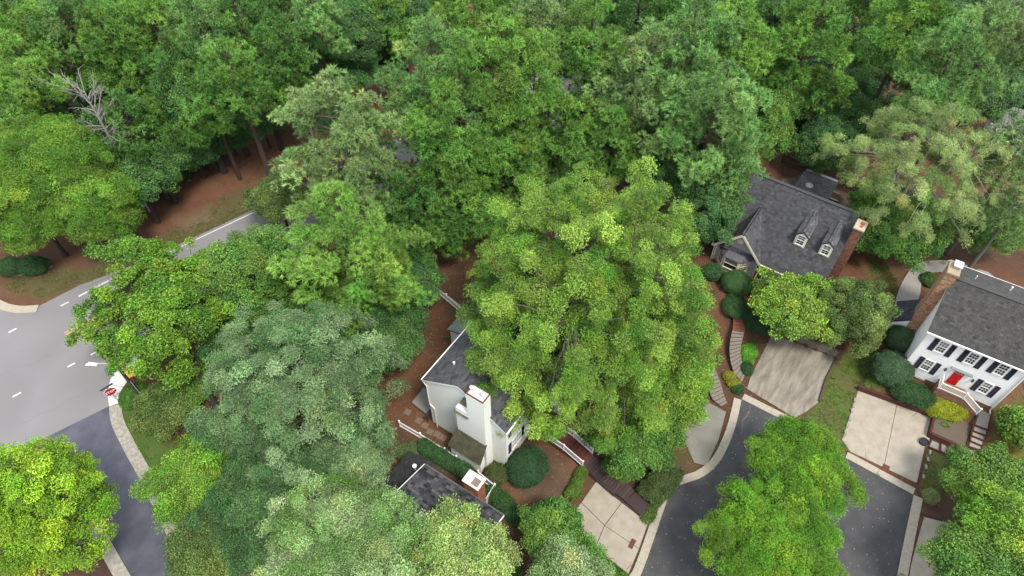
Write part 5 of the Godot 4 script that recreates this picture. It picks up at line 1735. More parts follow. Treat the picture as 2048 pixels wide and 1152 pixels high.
	step_flight(o, [Vector2(43.57, -30.64), Vector2(43.89, -31.14), Vector2(44.15, -31.65), Vector2(44.40, -32.10), Vector2(44.75, -32.64), Vector2(45.99, -34.56)], [Vector2(44.61, -30.18), Vector2(44.87, -30.57), Vector2(45.17, -31.07), Vector2(45.46, -31.57), Vector2(45.80, -32.10), Vector2(47.10, -34.17)], [0.7, 0.82, 0.95, 1.08, 1.2], pale_g, red_t)
	# timber steps to the grey cottage, and the brick flight above them
	var plank := mat("pale_plank", Color(0.36, 0.305, 0.25), 0.9, "straw", 0.9, 2.0)
	o = thing("garden_steps", "curving flight of pale timber steps from the stained driveway up to the brick path", "steps")
	var la := smooth_line([Vector2(23.68, -38.16), Vector2(23.01, -39.18), Vector2(22.82, -40.65), Vector2(23.00, -42.22), Vector2(23.51, -43.83)], 0.05)
	var lb := smooth_line([Vector2(24.43, -39.49), Vector2(24.15, -39.92), Vector2(24.04, -41.28), Vector2(24.34, -42.54), Vector2(24.74, -43.56)], 0.05)
	tread_flight(o, la, lb, 13, 0.05, 1.25, plank)
	o = thing("garden_steps", "straight flight of pale timber steps beside the grey parking pad", "steps")
	tread_flight(o, smooth_line([Vector2(21.03, -35.30), Vector2(20.18, -36.07), Vector2(19.94, -37.32), Vector2(19.86, -38.92)], 0.05), smooth_line([Vector2(21.66, -35.70), Vector2(21.46, -36.42), Vector2(21.28, -37.67), Vector2(20.93, -39.17)], 0.05), 10, 0.08, 0.85, plank)
	o = thing("brick_path", "red brick landing and steps rising to the cottage porch", "steps")
	var brick := mat("path_brick", Color(0.26, 0.085, 0.05), 0.9, "grain", 0.8)
	tread_flight(o, smooth_line([Vector2(23.56, -43.86), Vector2(24.03, -45.76)], 0.05), smooth_line([Vector2(24.79, -43.59), Vector2(25.42, -45.62)], 0.05), 5, 1.27, 1.29, brick, "brick_course")
	tread_flight(o, smooth_line([Vector2(24.10, -45.85), Vector2(25.08, -47.67), Vector2(25.91, -49.21)], 0.05), smooth_line([Vector2(25.46, -45.65), Vector2(26.31, -47.25), Vector2(27.00, -48.85)], 0.05), 7, 1.32, 1.85, brick, "step")
	# boardwalk with its timber side wall
	o = thing("boardwalk", "dark brown plank boardwalk sloping from the red steps down to the turning circle", "boardwalk")
	var wa := Vector2(6.55, -28.50)
	var wb := Vector2(7.57, -29.77)
	var wc := Vector2(10.35, -25.32)
	var wd := Vector2(11.27, -26.27)
	var n := 17
	for i in n:
		var t0 := float(i) / n
		var t1 := (i + 0.87) / n
		st = begin()
		var y0 := lerpf(0.92, 0.55, t0)
		prism(st, [wa.lerp(wc, t0), wb.lerp(wd, t0), wb.lerp(wd, t1), wa.lerp(wc, t1)], Vector3(0, y0 + rng.randf_range(-0.004, 0.004), 0), Vector3(1, 0, 0), Vector3(0, 0, 1), Vector3(0, -0.05, 0))
		part(o, "plank", st, deck if rng.randf() < 0.5 else mat("deck_brown_light", Color(0.12, 0.07, 0.065), 0.75, "straw", 0.9, 1.5))
	st = begin()
	prism(st, [wa.lerp(wc, 0.02), wb.lerp(wd, 0.02), wd, wc], Vector3(0, 0.5, 0), Vector3(1, 0, 0), Vector3(0, 0, 1), Vector3(0, -0.6, 0))
	part(o, "beam", st, deck)
	o = thing("boardwalk_platform", "dark plank platform at the lower end of the boardwalk", "platform")
	var pa := Vector2(10.36, -25.32)
	var pb := Vector2(11.33, -26.22)
	var pc := Vector2(11.70, -23.85)
	var pd := Vector2(12.53, -25.15)
	for i in 9:
		var t0 := i / 9.0
		var t1 := (i + 0.88) / 9.0
		st = begin()
		prism(st, [pa.lerp(pb, t0), pa.lerp(pb, t1), pc.lerp(pd, t1), pc.lerp(pd, t0)], Vector3(0, 0.46 + rng.randf_range(-0.004, 0.004), 0), Vector3(1, 0, 0), Vector3(0, 0, 1), Vector3(0, -0.05, 0))
		part(o, "plank", st, deck)
	st = begin()
	prism(st, [pa.lerp(pd, 0.03), pb.lerp(pc, 0.03), pd.lerp(pa, 0.03), pc.lerp(pb, 0.03)], Vector3(0, 0.4, 0), Vector3(1, 0, 0), Vector3(0, 0, 1), Vector3(0, -0.5, 0))
	part(o, "beam", st, deck)
	timber_wall("retaining_wall", "dark stained timber wall between the boardwalk and the slab driveway", [Vector2(6.95, -28.36), Vector2(9.37, -26.01)], -0.1, 0.62, 0.2, deck)
	timber_wall("retaining_wall", "low dark timber edge below the lower boardwalk", [Vector2(9.38, -26.03), Vector2(12.20, -23.56)], -0.1, 0.2, 0.16, deck)
	timber_wall("retaining_wall", "red brown edging left of the slab driveway's upper corner", [Vector2(6.73, -27.73), Vector2(5.28, -25.09)], -0.1, 0.2, 0.16, old)
	# red steps with white rails
	o = thing("porch_steps", "red stained wooden steps with white balustrades in front of the cream house", "steps")
	var red := mat("red_deck", Color(0.19, 0.05, 0.035), 0.75, "straw", 0.9, 1.5)
	var ra := Vector2(4.82, -29.85)
	var rb := Vector2(5.84, -31.20)
	for i in 5:
		var t0 := i / 5.0
		var t1 := (i + 0.95) / 5.0
		st = begin()
		prism(st, [ra.lerp(wa, t0), rb.lerp(wb, t0), rb.lerp(wb, t1), ra.lerp(wa, t1)], Vector3(0, lerpf(1.55, 1.0, i / 4.0), 0), Vector3(1, 0, 0), Vector3(0, 0, 1), Vector3(0, -0.9 + i * 0.1, 0))
		part(o, "step", st, red)
	var r1 := Vector3(ra.x, 1.55, ra.y)
	var r2 := Vector3(wa.x, 0.95, wa.y)
	rail_run(o, r1, r2, 0.95, white)
	rail_run(o, Vector3(rb.x, 1.55, rb.y), Vector3(wb.x, 0.95, wb.y), 0.95, white)
	var up := (r1 - Vector3(rb.x, 1.55, rb.y))
	var dirn := (ra - wa).normalized()
	var far := Vector3(dirn.x, 0, dirn.y) * 2.2
	st = begin()
	prism(st, [ra, rb, rb + dirn * 2.4, ra + dirn * 2.4], Vector3(0, 1.56, 0), Vector3(1, 0, 0), Vector3(0, 0, 1), Vector3(0, -0.9, 0))
	part(o, "landing", st, red)
	rail_run(o, r1 + far, r1, 0.95, white, true, false)
	rail_run(o, Vector3(rb.x, 1.55, rb.y) + far, Vector3(rb.x, 1.55, rb.y), 0.95, white, true, false)
	# the narrow wooden steps beside the cottage's rear wing
	o = thing("deck_stairs", "pale tan wooden stairs beside the cottage's low rear wing", "steps")
	var da := Vector2(39.84, -64.74)
	var db := Vector2(40.67, -64.19)
	var dc := Vector2(39.21, -63.21)
	for i in 7:
		st = begin()
		var q := (dc - da) * (i / 7.0)
		var e := (dc - da) * ((i + 0.8) / 7.0)
		prism(st, [da + q, db + q, db + e, da + e], Vector3(0, 2.2, 0), Vector3(1, 0, 0), Vector3(0, 0, 1), Vector3(0, -0.05, 0))
		part(o, "plank", st, mat("tan_wood", Color(0.40, 0.29, 0.12), 0.8) if i in [0, 6] else old)
	for i in 5:
		st = begin()
		var q := db + (db - da) * (0.1 + i * 0.28)
		box(st, Vector3(q.x, 2.0 - i * 0.22, q.y) + Vector3(dc.x - da.x, 0, dc.y - da.y) * 0.5, Vector3(0.3, 0.06, 1.4), Basis(Vector3.UP, -0.6))
		part(o, "tread", st, old)
	# a patch of paving behind the cottage
	var pt := structure("patio", "brown paved patio behind the grey cottage")
	st = begin()
	slab(st, [Vector2(34.19, -67.33), Vector2(36.89, -67.89), Vector2(43.32, -63.91), Vector2(45.08, -61.70), Vector2(42.09, -59.98), Vector2(35.74, -63.47)], 1.72, 0.5)
	part(pt, "paving", st, mat("patio_brown", Color(0.20, 0.14, 0.105), 0.9, "stain", 0.4))
	# neighbour's roof at the far right and a timber tower in the wood
	var at := Vector2(68.53, -76.38)
	o = thing("shed", "neighbour's pale ribbed roof showing between the pines at the right edge", "shed", Vector3(at.x, 0, at.y), 0.5)
	st = begin()
	box(st, Vector3(0, 1.4, 0), Vector3(7.0, 2.8, 5.0))
	part(o, "wall", st, mat("shed_wall", Color(0.3, 0.3, 0.29), 0.8))
	for i in 19:
		st = begin()
		bevel_box(st, Vector3(-3.6 + i * 0.4, 3.15, 0), Vector3(0.36, 0.06, 5.6), Basis(Vector3(1, 0, 0), 0.22), 0.02)
		part(o, "roof_panel", st, mat("shed_roof", Color(0.15, 0.155, 0.145), 0.6, "blotch", 0.4))
	at = Vector2(54.18, -104.37)
	o = thing("play_tower", "orange brown timber tower glimpsed in the wood near the top edge", "play tower", Vector3(at.x, 0, at.y), 0.4)
	var ply := mat("orange_wood", Color(0.42, 0.19, 0.07), 0.8, "straw", 1.0)
	for x in [-0.9, 0.9]:
		for z in [-0.9, 0.9]:
			st = begin()
			box(st, Vector3(x, 1.5, z), Vector3(0.14, 3.0, 0.14))
			part(o, "post", st, ply)
	for i in 7:
		st = begin()
		box(st, Vector3(-0.9 + i * 0.3, 1.6, 0), Vector3(0.28, 0.05, 2.0))
		part(o, "plank", st, ply)
	for z in [-0.9, 0.9]:
		for i in 3:
			st = begin()
			box(st, Vector3(0, 1.8 + i * 0.3, z), Vector3(1.9, 0.2, 0.04))
			part(o, "board", st, ply)
	for s in [-1.0, 1.0]:
		st = begin()
		box(st, Vector3(s * 0.55, 3.4, 0), Vector3(1.5, 0.06, 2.3), Basis(Vector3(0, 0, 1), -s * 0.7))
		part(o, "roof", st, ply)
	# slabs of stone in the bed below the broad tree
	for i in 16:
		var place: String = "%s pale grey rock, from the red steps, along the bed below the broad tree" % ORDINAL[i] if i < 9 else "%s pale grey rock, from the left, in the heap beside the clipped hedge" % ORDINAL[i - 9]
		var q: Vector2 = Vector2(7.19, -32.31) .lerp(Vector2(8.70, -31.09), i / 9.0) if i < 9 else Vector2(12.33, -29.83) .lerp(Vector2(13.29, -29.06), (i - 9) / 7.0)
		q += Vector2(rng.randf_range(-0.4, 0.4), rng.randf_range(-0.3, 0.3))
		var rk := thing("rock", place, "rock", on_land(q, 0.05), rng.randf() * 6.0, "rocks edging the bed below the broad tree")
		st = begin()
		lathe(st, Vector3.ZERO, [Vector2(0.2, -0.1), Vector2(0.26, 0.05), Vector2(0.19, 0.17), Vector2(0.07, 0.21), Vector2(0, 0.2)], 6)
		var m := part(rk, "stone", st, mat("rock_grey", Color(0.30, 0.29, 0.29), 0.9, "grain", 1.0))
		m.scale = Vector3(rng.randf_range(0.7, 1.3), rng.randf_range(0.7, 1.1), rng.randf_range(0.6, 1.1))
	# stone border of the bed at the far corner
	var bd := thing("bed_border", "low pale stone border in front of the shrubs at the far corner", "border")
	var line := smooth_line([Vector2(-59.22, -53.08), Vector2(-57.81, -52.55), Vector2(-56.75, -52.78), Vector2(-55.54, -52.93), Vector2(-54.63, -53.54), Vector2(-53.72, -54.16)], 0.3)
	var pts := spaced(line, 0.55)
	for i in pts.size() - 1:
		st = begin()
		var a: Vector2 = pts[i]
		bevel_box(st, Vector3(a.x, 0.08, a.y), Vector3(0.5, 0.22, 0.24), Basis(Vector3.UP, -(pts[i + 1] - a).angle()), 0.03)
		part(bd, "stone", st, mats["edge_stone"])

func step_flight(o: Node3D, a: Array, b: Array, ys: Array, fill: Material, edge: Material) -> void:
	for i in a.size() - 1:
		var st := begin()
		prism(st, [a[i], b[i], b[i + 1], a[i + 1]], Vector3(0, ys[i], 0), Vector3(1, 0, 0), Vector3(0, 0, 1), Vector3(0, -0.5, 0))
		part(o, "tread", st, fill)
		st = begin()
		bar(st, Vector3(a[i].x, ys[i] - 0.02, a[i].y), Vector3(b[i].x, ys[i] - 0.02, b[i].y), 0.13, 0.17)
		part(o, "riser", st, edge)
		for q in [a, b]:
			st = begin()
			bar(st, Vector3(q[i].x, ys[i] + 0.02, q[i].y), Vector3(q[i + 1].x, ys[i] + 0.02, q[i + 1].y), 0.12, 0.18)
			part(o, "edging", st, edge)

func along(line: Array, t: float) -> Vector2:
	var f := clampf(t, 0, 1) * (line.size() - 1)
	var i := mini(int(f), line.size() - 2)
	return line[i].lerp(line[i + 1], f - i)

func tread_flight(o: Node3D, la: Array, lb: Array, n: int, y0: float, y1: float, m: Material, called := "tread") -> void:
	for i in n:
		var t0 := float(i) / n
		var t1 := (i + 0.9) / n
		var st := begin()
		var y := lerpf(y0, y1, float(i) / maxi(1, n - 1)) + 0.06
		prism(st, [along(la, t0), along(lb, t0), along(lb, t1), along(la, t1)], Vector3(0, y + 0.04, 0), Vector3(1, 0, 0), Vector3(0, 0, 1), Vector3(0, -0.12, 0))
		part(o, called, st, m)
		st = begin()
		prism(st, [along(la, t0 + 0.01), along(lb, t0 + 0.01), along(lb, t1 + 0.008), along(la, t1 + 0.008)], Vector3(0, y - 0.082, 0), Vector3(1, 0, 0), Vector3(0, 0, 1), Vector3(0, -0.5, 0))
		part(o, "riser", st, mat("old_timber", Color(0.15, 0.11, 0.08), 0.9, "straw", 1.2, 2.0))

func planting() -> void:
	var box_a := Color(0.05, 0.12, 0.05)
	var box_b := Color(0.10, 0.18, 0.085)
	var deep_a := Color(0.03, 0.105, 0.03)
	var deep_b := Color(0.06, 0.15, 0.04)
	shrub("shrub", "upper of two rounded blue green shrubs at the white house's corner", Vector2(40.34, -41.94), 1.35, 2.3, 1.3, 0.0, Color(0.04, 0.10, 0.05), Color(0.09, 0.17, 0.05))
	shrub("shrub", "lower and larger of two rounded blue green shrubs at the white house's corner", Vector2(38.55, -38.61), 1.9, 2.5, 1.8, 0.0, box_a, box_b)
	shrub("shrub", "dense dark green mound below the white house's lower left window", Vector2(39.89, -35.97), 1.95, 1.5, 1.25, 0.55, deep_a, Color(0.06, 0.14, 0.035))
	shrub("shrub", "clipped golden yellow mound in the raised bed by the white porch", Vector2(42.74, -34.56), 1.95, 1.5, 1.1, 0.3, Color(0.20, 0.34, 0.01), Color(0.46, 0.43, 0.02))
	shrub("fern", "small bright green plant at the foot of the golden mound", Vector2(42.29, -32.91), 0.7, 0.5, 0.4, 0.3, Color(0.1, 0.2, 0.03), Color(0.16, 0.26, 0.04), "plant")
	shrub("shrub", "round leafy shrub under the cottage's bay window", Vector2(24.90, -49.50), 1.55, 1.9, 1.4, 0.0, Color(0.035, 0.12, 0.03), Color(0.10, 0.22, 0.06), "shrub", "", "broad-2", 0.45)
	shrub("shrub", "dark shrub at the left foot of the cottage's bay", Vector2(22.47, -51.12), 1.1, 1.6, 0.9, 0.0, deep_a, deep_b)
	shrub("shrub", "olive and russet shrub beside the cottage's porch", Vector2(27.20, -48.66), 1.0, 1.2, 0.8, 0.0, Color(0.10, 0.12, 0.03), Color(0.19, 0.12, 0.04), "shrub", "", "broad-0", 0.4)
	shrub("shrub", "smooth dark green dome right of the brick steps", Vector2(26.62, -44.84), 1.75, 1.6, 1.5, 0.0, deep_a, Color(0.035, 0.085, 0.03))
	shrub("ground_cover", "low dark green mass left of the brick steps", Vector2(24.35, -46.90), 1.2, 0.6, 1.6, 0.3, deep_a, deep_b)
	shrub("plant", "vivid light green plant between the curving steps and the stained driveway", Vector2(25.06, -41.72), 0.75, 0.6, 0.9, 0.4, Color(0.10, 0.33, 0.02), Color(0.16, 0.42, 0.03), "plant")
	shrub("plant", "smaller vivid green plant below the other by the stained driveway", Vector2(24.77, -40.84), 0.6, 0.45, 0.5, 0.4, Color(0.08, 0.28, 0.02), Color(0.14, 0.36, 0.03), "plant")
	shrub("plant", "low dark ground plant at the edge of the stained driveway", Vector2(24.50, -39.73), 0.6, 0.4, 0.7, 0.4, deep_a, Color(0.05, 0.14, 0.03), "plant")
	shrub("flowers", "upper yellow flower clump between the two timber stairs", Vector2(22.44, -38.75), 0.5, 0.5, 0.45, 0.0, Color(0.45, 0.42, 0.02), Color(0.2, 0.26, 0.03), "flowers")
	shrub("flowers", "lower yellow flower clump between the two timber stairs", Vector2(22.76, -37.91), 0.55, 0.5, 0.45, 0.0, Color(0.45, 0.42, 0.02), Color(0.16, 0.22, 0.03), "flowers")
	shrub("plant", "dark green tuft beside the lower flower clump", Vector2(23.02, -37.32), 0.5, 0.4, 0.5, 0.0, deep_a, Color(0.05, 0.12, 0.03), "plant")
	shrub("shrub", "large dark rounded shrub in front of the cream house", Vector2(1.39, -28.00), 1.95, 2.2, 1.75, -0.98, deep_a, Color(0.03, 0.085, 0.035))
	shrub("shrub", "small olive shrub at the corner of the cream house", Vector2(-1.38, -27.50), 1.0, 1.2, 0.9, 0.0, Color(0.06, 0.10, 0.025), Color(0.12, 0.13, 0.03))
	tree("garden_shrub", "mixed", -33.70, -34.44, 1.7, 3.03, 1.36, "spreading grey green bush at the foot of the street lamp pole", "shrub", "", {"dens": 1.1})
	tree("garden_shrub", "broad_mid", -32.39, -36.76, 1.8, 2.50, 1.12, "shaded green bush under the maple, behind the bush by the street lamp", "shrub")
	shrub("shrub", "bright green low shrub at the inner edge of the corner walk", Vector2(-38.31, -36.44), 1.1, 0.9, 1.5, 0.3, Color(0.05, 0.17, 0.02), Color(0.09, 0.22, 0.02))
	shrub("shrub", "leftmost dark shrub behind the far corner's stone border", Vector2(-58.18, -53.33), 1.5, 1.4, 1.2, 0.0, deep_a, Color(0.05, 0.12, 0.03))
	shrub("shrub", "second dark shrub behind the far corner's stone border", Vector2(-55.58, -53.49), 1.7, 1.5, 1.2, 0.0, deep_a, Color(0.05, 0.14, 0.03))
	shrub("shrub", "grass like tuft among bare soil below the white fence", Vector2(-9.93, -30.05), 0.9, 0.8, 0.7, 0.0, Color(0.10, 0.17, 0.05), Color(0.16, 0.22, 0.08), "shrub", "", "feather-1", 0.7)
	shrub("shrub", "small green plant in the planting pocket behind the white house's chimney", Vector2(47.00, -50.58), 0.8, 0.9, 0.9, 0.0, Color(0.06, 0.15, 0.03), Color(0.10, 0.2, 0.04))
	shrub("shrub", "pale flowering weed at the edge of the mulch near the lower right trees", Vector2(38.39, -25.87), 0.6, 0.5, 0.6, 0.0, Color(0.2, 0.28, 0.08), Color(0.34, 0.36, 0.16))
	hedge("hedge", "clipped square topped hedge at the end of the boardwalk", [Vector2(14.86, -28.27), Vector2(13.85, -27.04), Vector2(12.43, -25.61)], 2.3, 1.2, Color(0.055, 0.105, 0.022), Color(0.10, 0.155, 0.035))
	hedge("hedge", "narrow bright green hedge left of the slab driveway", [Vector2(6.44, -27.97), Vector2(5.92, -26.89), Vector2(5.40, -25.93)], 0.75, 0.8, Color(0.09, 0.20, 0.02), Color(0.15, 0.27, 0.03))
	hedge("hedge", "dark hedge along the white picket fence", [Vector2(-8.39, -30.41), Vector2(-6.32, -29.18), Vector2(-4.19, -27.78)], 1.1, 1.1, deep_a, deep_b)
	hedge("hedge", "dark hedge running down from the lattice fence", [Vector2(-1.79, -26.02), Vector2(-0.63, -24.89), Vector2(0.81, -23.60), Vector2(1.68, -22.61)], 1.3, 1.0, deep_a, Color(0.05, 0.13, 0.03))
	hedge("hedge", "low green hedge along the wall of the brick gabled house", [Vector2(-0.97, -22.03), Vector2(-0.17, -20.73), Vector2(0.26, -18.84), Vector2(0.17, -17.42)], 0.8, 0.9, Color(0.05, 0.14, 0.02), Color(0.09, 0.19, 0.03))
	hedge("hedge", "grass strip hedge between the boardwalk platform and the kerb", [Vector2(12.65, -24.69), Vector2(12.13, -23.77)], 0.9, 0.35, Color(0.09, 0.17, 0.02), Color(0.14, 0.22, 0.03))
	hedge("hedge", "bright leafy bank below the slab driveway's lower edge", [Vector2(4.28, -23.10), Vector2(6.15, -21.07), Vector2(7.77, -19.49), Vector2(9.36, -18.26)], 1.4, 0.8, Color(0.06, 0.17, 0.025), Color(0.12, 0.25, 0.03))
	hedge("hedge", "low green plants in the bed between boardwalk and broad tree", [Vector2(9.59, -30.35), Vector2(10.66, -29.07), Vector2(10.20, -27.82), Vector2(8.98, -28.82)], 1.5, 0.7, Color(0.08, 0.2, 0.03), Color(0.16, 0.32, 0.05), "maple-2", 0.6)
	# ---- trees round the houses: kind, place, label
	tree("broad_tree", "central", 6.65, -37.62, 11.5, 11.10, 16.05, "broad yellow green tree with pale twigs spreading over the cream house", "tree", "", {"girth": 0.5, "twigs": 3, "lobes": 480, "inner": 0.9, "ragged": 0.13, "extra": [[Vector2(-1.06, -33.18), 9.5, 1.5], [Vector2(1.15, -32.16), 8.5, 1.6], [Vector2(-0.09, -30.15), 8.0, 1.4], [Vector2(2.25, -30.41), 7.0, 1.5], [Vector2(-1.51, -35.05), 10.5, 1.5], [Vector2(1.60, -34.39), 9.5, 1.7], [Vector2(-2.94, -38.16), 10.0, 1.3]]})
	tree("broad_tree", "broad_bright", 14.24, -34.47, 6.0, 4.19, 7.12, "greener lower skirt of foliage right of the broad tree, above the parking pad", "tree", "", {"ragged": 0.5})
	tree("broad_tree", "broad_mid", 11.44, -30.46, 4.5, 4.19, 1.89, "dark leafed smaller tree under the broad tree, behind the red steps")
	tree("silver_tree", "silver", -17.83, -31.61, 9.0, 7.85, 8.51, "large silver green tree left of the cream house", "tree", "", {"lobes": 300, "ragged": 0.45})
	tree("silver_tree", "silver", -14.82, -27.39, 6.5, 4.09, 1.84, "lower silver tree between the large silver tree and the charcoal roof")
	tree("silver_tree", "silver_dark", -19.74, -24.00, 5.5, 6.31, 2.84, "dark blue green tree below the large silver tree")
	tree("silver_tree", "silver", -26.48, -29.96, 4.5, 2.04, 3.24, "smaller silver tree beside the corner maple's trunk")
	tree("maple_tree", "maple", -34.58, -42.75, 7.5, 6.93, 3.12, "maple with a leaning forked trunk overhanging the junction", "tree", "", {"base": Vector2(-29.73, -35.24), "girth": 0.38, "ragged": 0.75, "dens": 0.8, "inner": 0.12, "extra": [[Vector2(-40.91, -48.41), 9.0, 1.5], [Vector2(-38.73, -48.64), 9.5, 1.6], [Vector2(-42.76, -48.77), 8.6, 1.1], [Vector2(-41.08, -39.76), 7.0, 1.5], [Vector2(-34.83, -37.29), 5.5, 1.8], [Vector2(-31.60, -36.16), 5.5, 1.8], [Vector2(-31.57, -48.62), 8.0, 0.9]]})
	tree("pine_tree", "pine_bright", -15.35, -44.47, 14.0, 5.69, 7.47, "rounded bright green pine between the through road and the silver tree")
	tree("pine_tree", "pine_grey", -17.71, -59.78, 15.0, 6.89, 5.32, "greyish green pine with brown cones standing over the road")
	tree("young_tree", "broad_mid", -25.80, -45.94, 7.0, 4.30, 6.97, "olive green tree between the maple and the bright pine", "tree", "", {"dens": 0.85})
	tree("young_tree", "mixed", -27.60, -60.42, 5.0, 3.41, 2.30, "pale green loose tree at the road edge above the olive tree", "tree", "", {"dens": 0.7})
	tree("young_tree", "broad_dark", -13.12, -40.85, 5.5, 4.37, 1.97, "dark spreading tree below the bright pine", "tree", "", {"dens": 0.7})
	tree("holly_tree", "broad_dark", -9.81, -48.24, 4.0, 2.16, 2.76, "dark holly at the end of the white back fence")
	tree("garden_tree", "broad_bright", -27.82, -25.56, 5.0, 3.70, 1.67, "light green tree overhanging the side street's right walk", "tree", "", {"ragged": 0.6})
	tree("garden_tree", "mixed", -24.61, -20.57, 4.5, 3.90, 1.76, "sparse olive tree with brown twigs at the bottom, right of the side street", "tree", "", {"twigs": 2})
	tree("garden_tree", "lime", -38.05, -21.89, 7.0, 5.44, 6.89, "vivid yellow green tree filling the lower left corner", "tree", "", {})
	tree("garden_tree", "pale", -12.45, -17.65, 9.0, 6.15, 2.77, "pale grey green tree at the bottom edge over the brick gabled house", "tree", "", {"ragged": 0.4})
	tree("garden_tree", "yellow", -3.68, -17.36, 9.0, 3.79, 1.71, "yellow tinged tree at the bottom edge against the charcoal roof", "tree", "", {"ragged": 0.55})
	tree("garden_tree", "pale", 4.46, -16.57, 6.0, 3.46, 1.56, "pale green crown just showing at the bottom edge below the slab driveway")
	tree("garden_tree", "broad_mid", 3.68, -21.36, 3.8, 2.72, 1.22, "small dark green maple beside the slab driveway", "tree", "", {"ragged": 0.6})
	tree("island_tree", "elm", 24.75, -26.24, 6.0, 4.45, 2.00, "upper of two bright feathery trees on the turning circle's island", "tree", "", {"ragged": 0.3})
	tree("island_tree", "elm", 20.60, -19.58, 6.5, 5.46, 2.46, "lower and larger of two bright feathery trees on the turning circle's island", "tree", "", {"ragged": 0.3, "lobes": 200})
	tree("garden_tree", "broad_mid", 41.28, -25.06, 4.8, 3.44, 1.55, "mid green tree below the gravel steps at the right", "tree", "", {"ragged": 0.5})
	tree("garden_tree", "broad_bright", 39.64, -21.06, 6.5, 3.22, 2.05, "yellow green tree at the right edge over the lower driveway")
	tree("garden_tree", "broad_mid", 36.66, -17.69, 6.0, 3.90, 1.75, "green tree in the lower right corner", "tree", "", {"ragged": 0.5})
	tree("garden_tree", "maple_light", 47.57, -31.41, 3.0, 1.78, 1.97, "light yellow shrubby tree at the right edge beside the gravel steps")
	tree("garden_tree", "maple_light", 29.20, -44.39, 5.0, 4.23, 1.90, "light green layered maple in front of the cottage porch", "tree", "", {"ragged": 0.6, "dens": 0.85})
	tree("garden_tree", "mixed", 34.98, -43.40, 4.6, 3.70, 4.31, "dull green tree between the cottage and the white house", "tree", "", {"dens": 1.1})
	tree("flowering_tree", "cream", 43.42, -57.25, 12.0, 8.67, 7.03, "wide open tree with cream tipped leaves and exposed pale limbs", "tree", "", {"girth": 0.36, "twigs": 3, "inner": 0.15, "ragged": 0.5, "lobes": 120})
	tree("young_tree", "broad_mid", 43.26, -55.81, 5.5, 5.65, 2.54, "green tree under the cream tipped tree, right of the cottage chimney", "tree", "", {"dens": 0.7})
	tree("young_tree", "broad_mid", 54.87, -55.90, 5.0, 3.98, 1.99, "thin green tree at the right edge above the pine straw", "tree", "", {"dens": 0.6, "twigs": 2})
	# ---- the row of pines along the road's near side
	tree("pine_tree", "pine_blue", -8.47, -65.21, 19.0, 4.90, 4.36, "pale blue green pine leading the row along the road")
	tree("pine_tree", "pine_bright", -1.00, -65.53, 20.0, 4.86, 4.33, "bright green pine in the middle of the row along the road")
	tree("pine_tree", "pine", -5.25, -61.02, 16.0, 5.83, 4.98, "dense green pine below the two leading pines of the row")
	tree("pine_tree", "pine", 2.24, -63.23, 15.0, 4.64, 5.06, "green pine with a bare trunk beside the gap to the road")
	tree("pine_tree", "pine", -6.11, -58.23, 11.0, 5.45, 2.45, "low dark pine with a thick trunk beside the broad tree")
	tree("pine_tree", "pine_dark", -12.22, -55.78, 9.0, 3.27, 1.47, "thin dark pine with open branches over the road's lower edge", "tree", "", {"dens": 0.8})
	tree("pine_tree", "pine_grey", 3.53, -75.23, 19.0, 4.34, 3.55, "pale topped pine at the top edge right of the row")
	tree("pine_tree", "pine", 8.96, -73.20, 18.0, 4.48, 4.64, "mid green pine at the top edge beyond the gap to the road")
	tree("pine_tree", "pine_grey", 14.71, -67.28, 17.0, 4.31, 5.98, "olive grey pine right of the gap to the road")
	tree("pine_tree", "pine_blue", 19.28, -68.39, 20.0, 4.87, 4.87, "tall pale pine above the cottage near the top edge")
	tree("pine_tree", "pine_blue", 20.60, -58.37, 18.0, 4.97, 5.50, "large pale green pine directly above the cottage's left gable")
	tree("pine_tree", "pine", 11.26, -62.71, 12.0, 3.08, 3.08, "short olive pine at the edge of the dark gap")
	tree("pine_tree", "pine_bright", 25.46, -73.62, 19.0, 4.00, 4.00, "bright pine at the top edge behind the tall pale pine")
	tree("pine_tree", "pine", 34.37, -73.73, 18.0, 5.48, 2.78, "wide green pine at the top edge above the dark understory")
	tree("pine_tree", "pine_dark", 31.81, -78.67, 18.0, 3.59, 2.81, "darker pine squeezed at the top edge left of the wide pine")
	tree("pine_tree", "pine_blue", 47.14, -67.09, 19.0, 4.76, 3.47, "pale pine with open tiers above the cream tipped tree", "tree", "", {"dens": 0.9})
	tree("pine_tree", "pine_grey", 53.91, -71.39, 20.0, 4.16, 4.16, "grey green pine in the upper right corner")
	tree("pine_tree", "pine", 45.28, -73.31, 21.0, 3.91, 2.47, "pine with a long slanting bare trunk near the upper right", "tree", "", {"girth": 0.38})
	tree("pine_tree", "pine_grey", 51.44, -55.71, 16.0, 2.28, 3.87, "thin grey pine at the right edge above the ribbed roof", "tree", "", {"dens": 0.7})
	tree("pine_tree", "pine_grey", 51.67, -51.89, 12.0, 2.56, 2.92, "sparse grey pine at the right edge beside the cream tipped tree", "tree", "", {"dens": 0.65})
	tree("understory_tree", "broad_dark", 21.51, -55.65, 8.0, 4.13, 5.08, "dark green broadleaf tree against the cottage's left wall")
	tree("understory_tree", "broad_mid", 29.37, -68.84, 9.0, 4.53, 5.42, "glossy green broadleaf tree right of the large pale pine")
	tree("understory_tree", "broad_dark", 16.47, -63.59, 8.0, 4.40, 2.77, "dark magnolia like tree behind the broad tree")
	tree("understory_tree", "broad_dark", 8.44, -68.78, 6.0, 4.34, 1.96, "very dark low tree in the gap behind the broad tree")
	tree("understory_tree", "broad_dark", 43.02, -75.56, 7.0, 5.17, 4.24, "open dark tree in the shade above the cottage's rear wing", "tree", "", {"dens": 0.5, "twigs": 2})
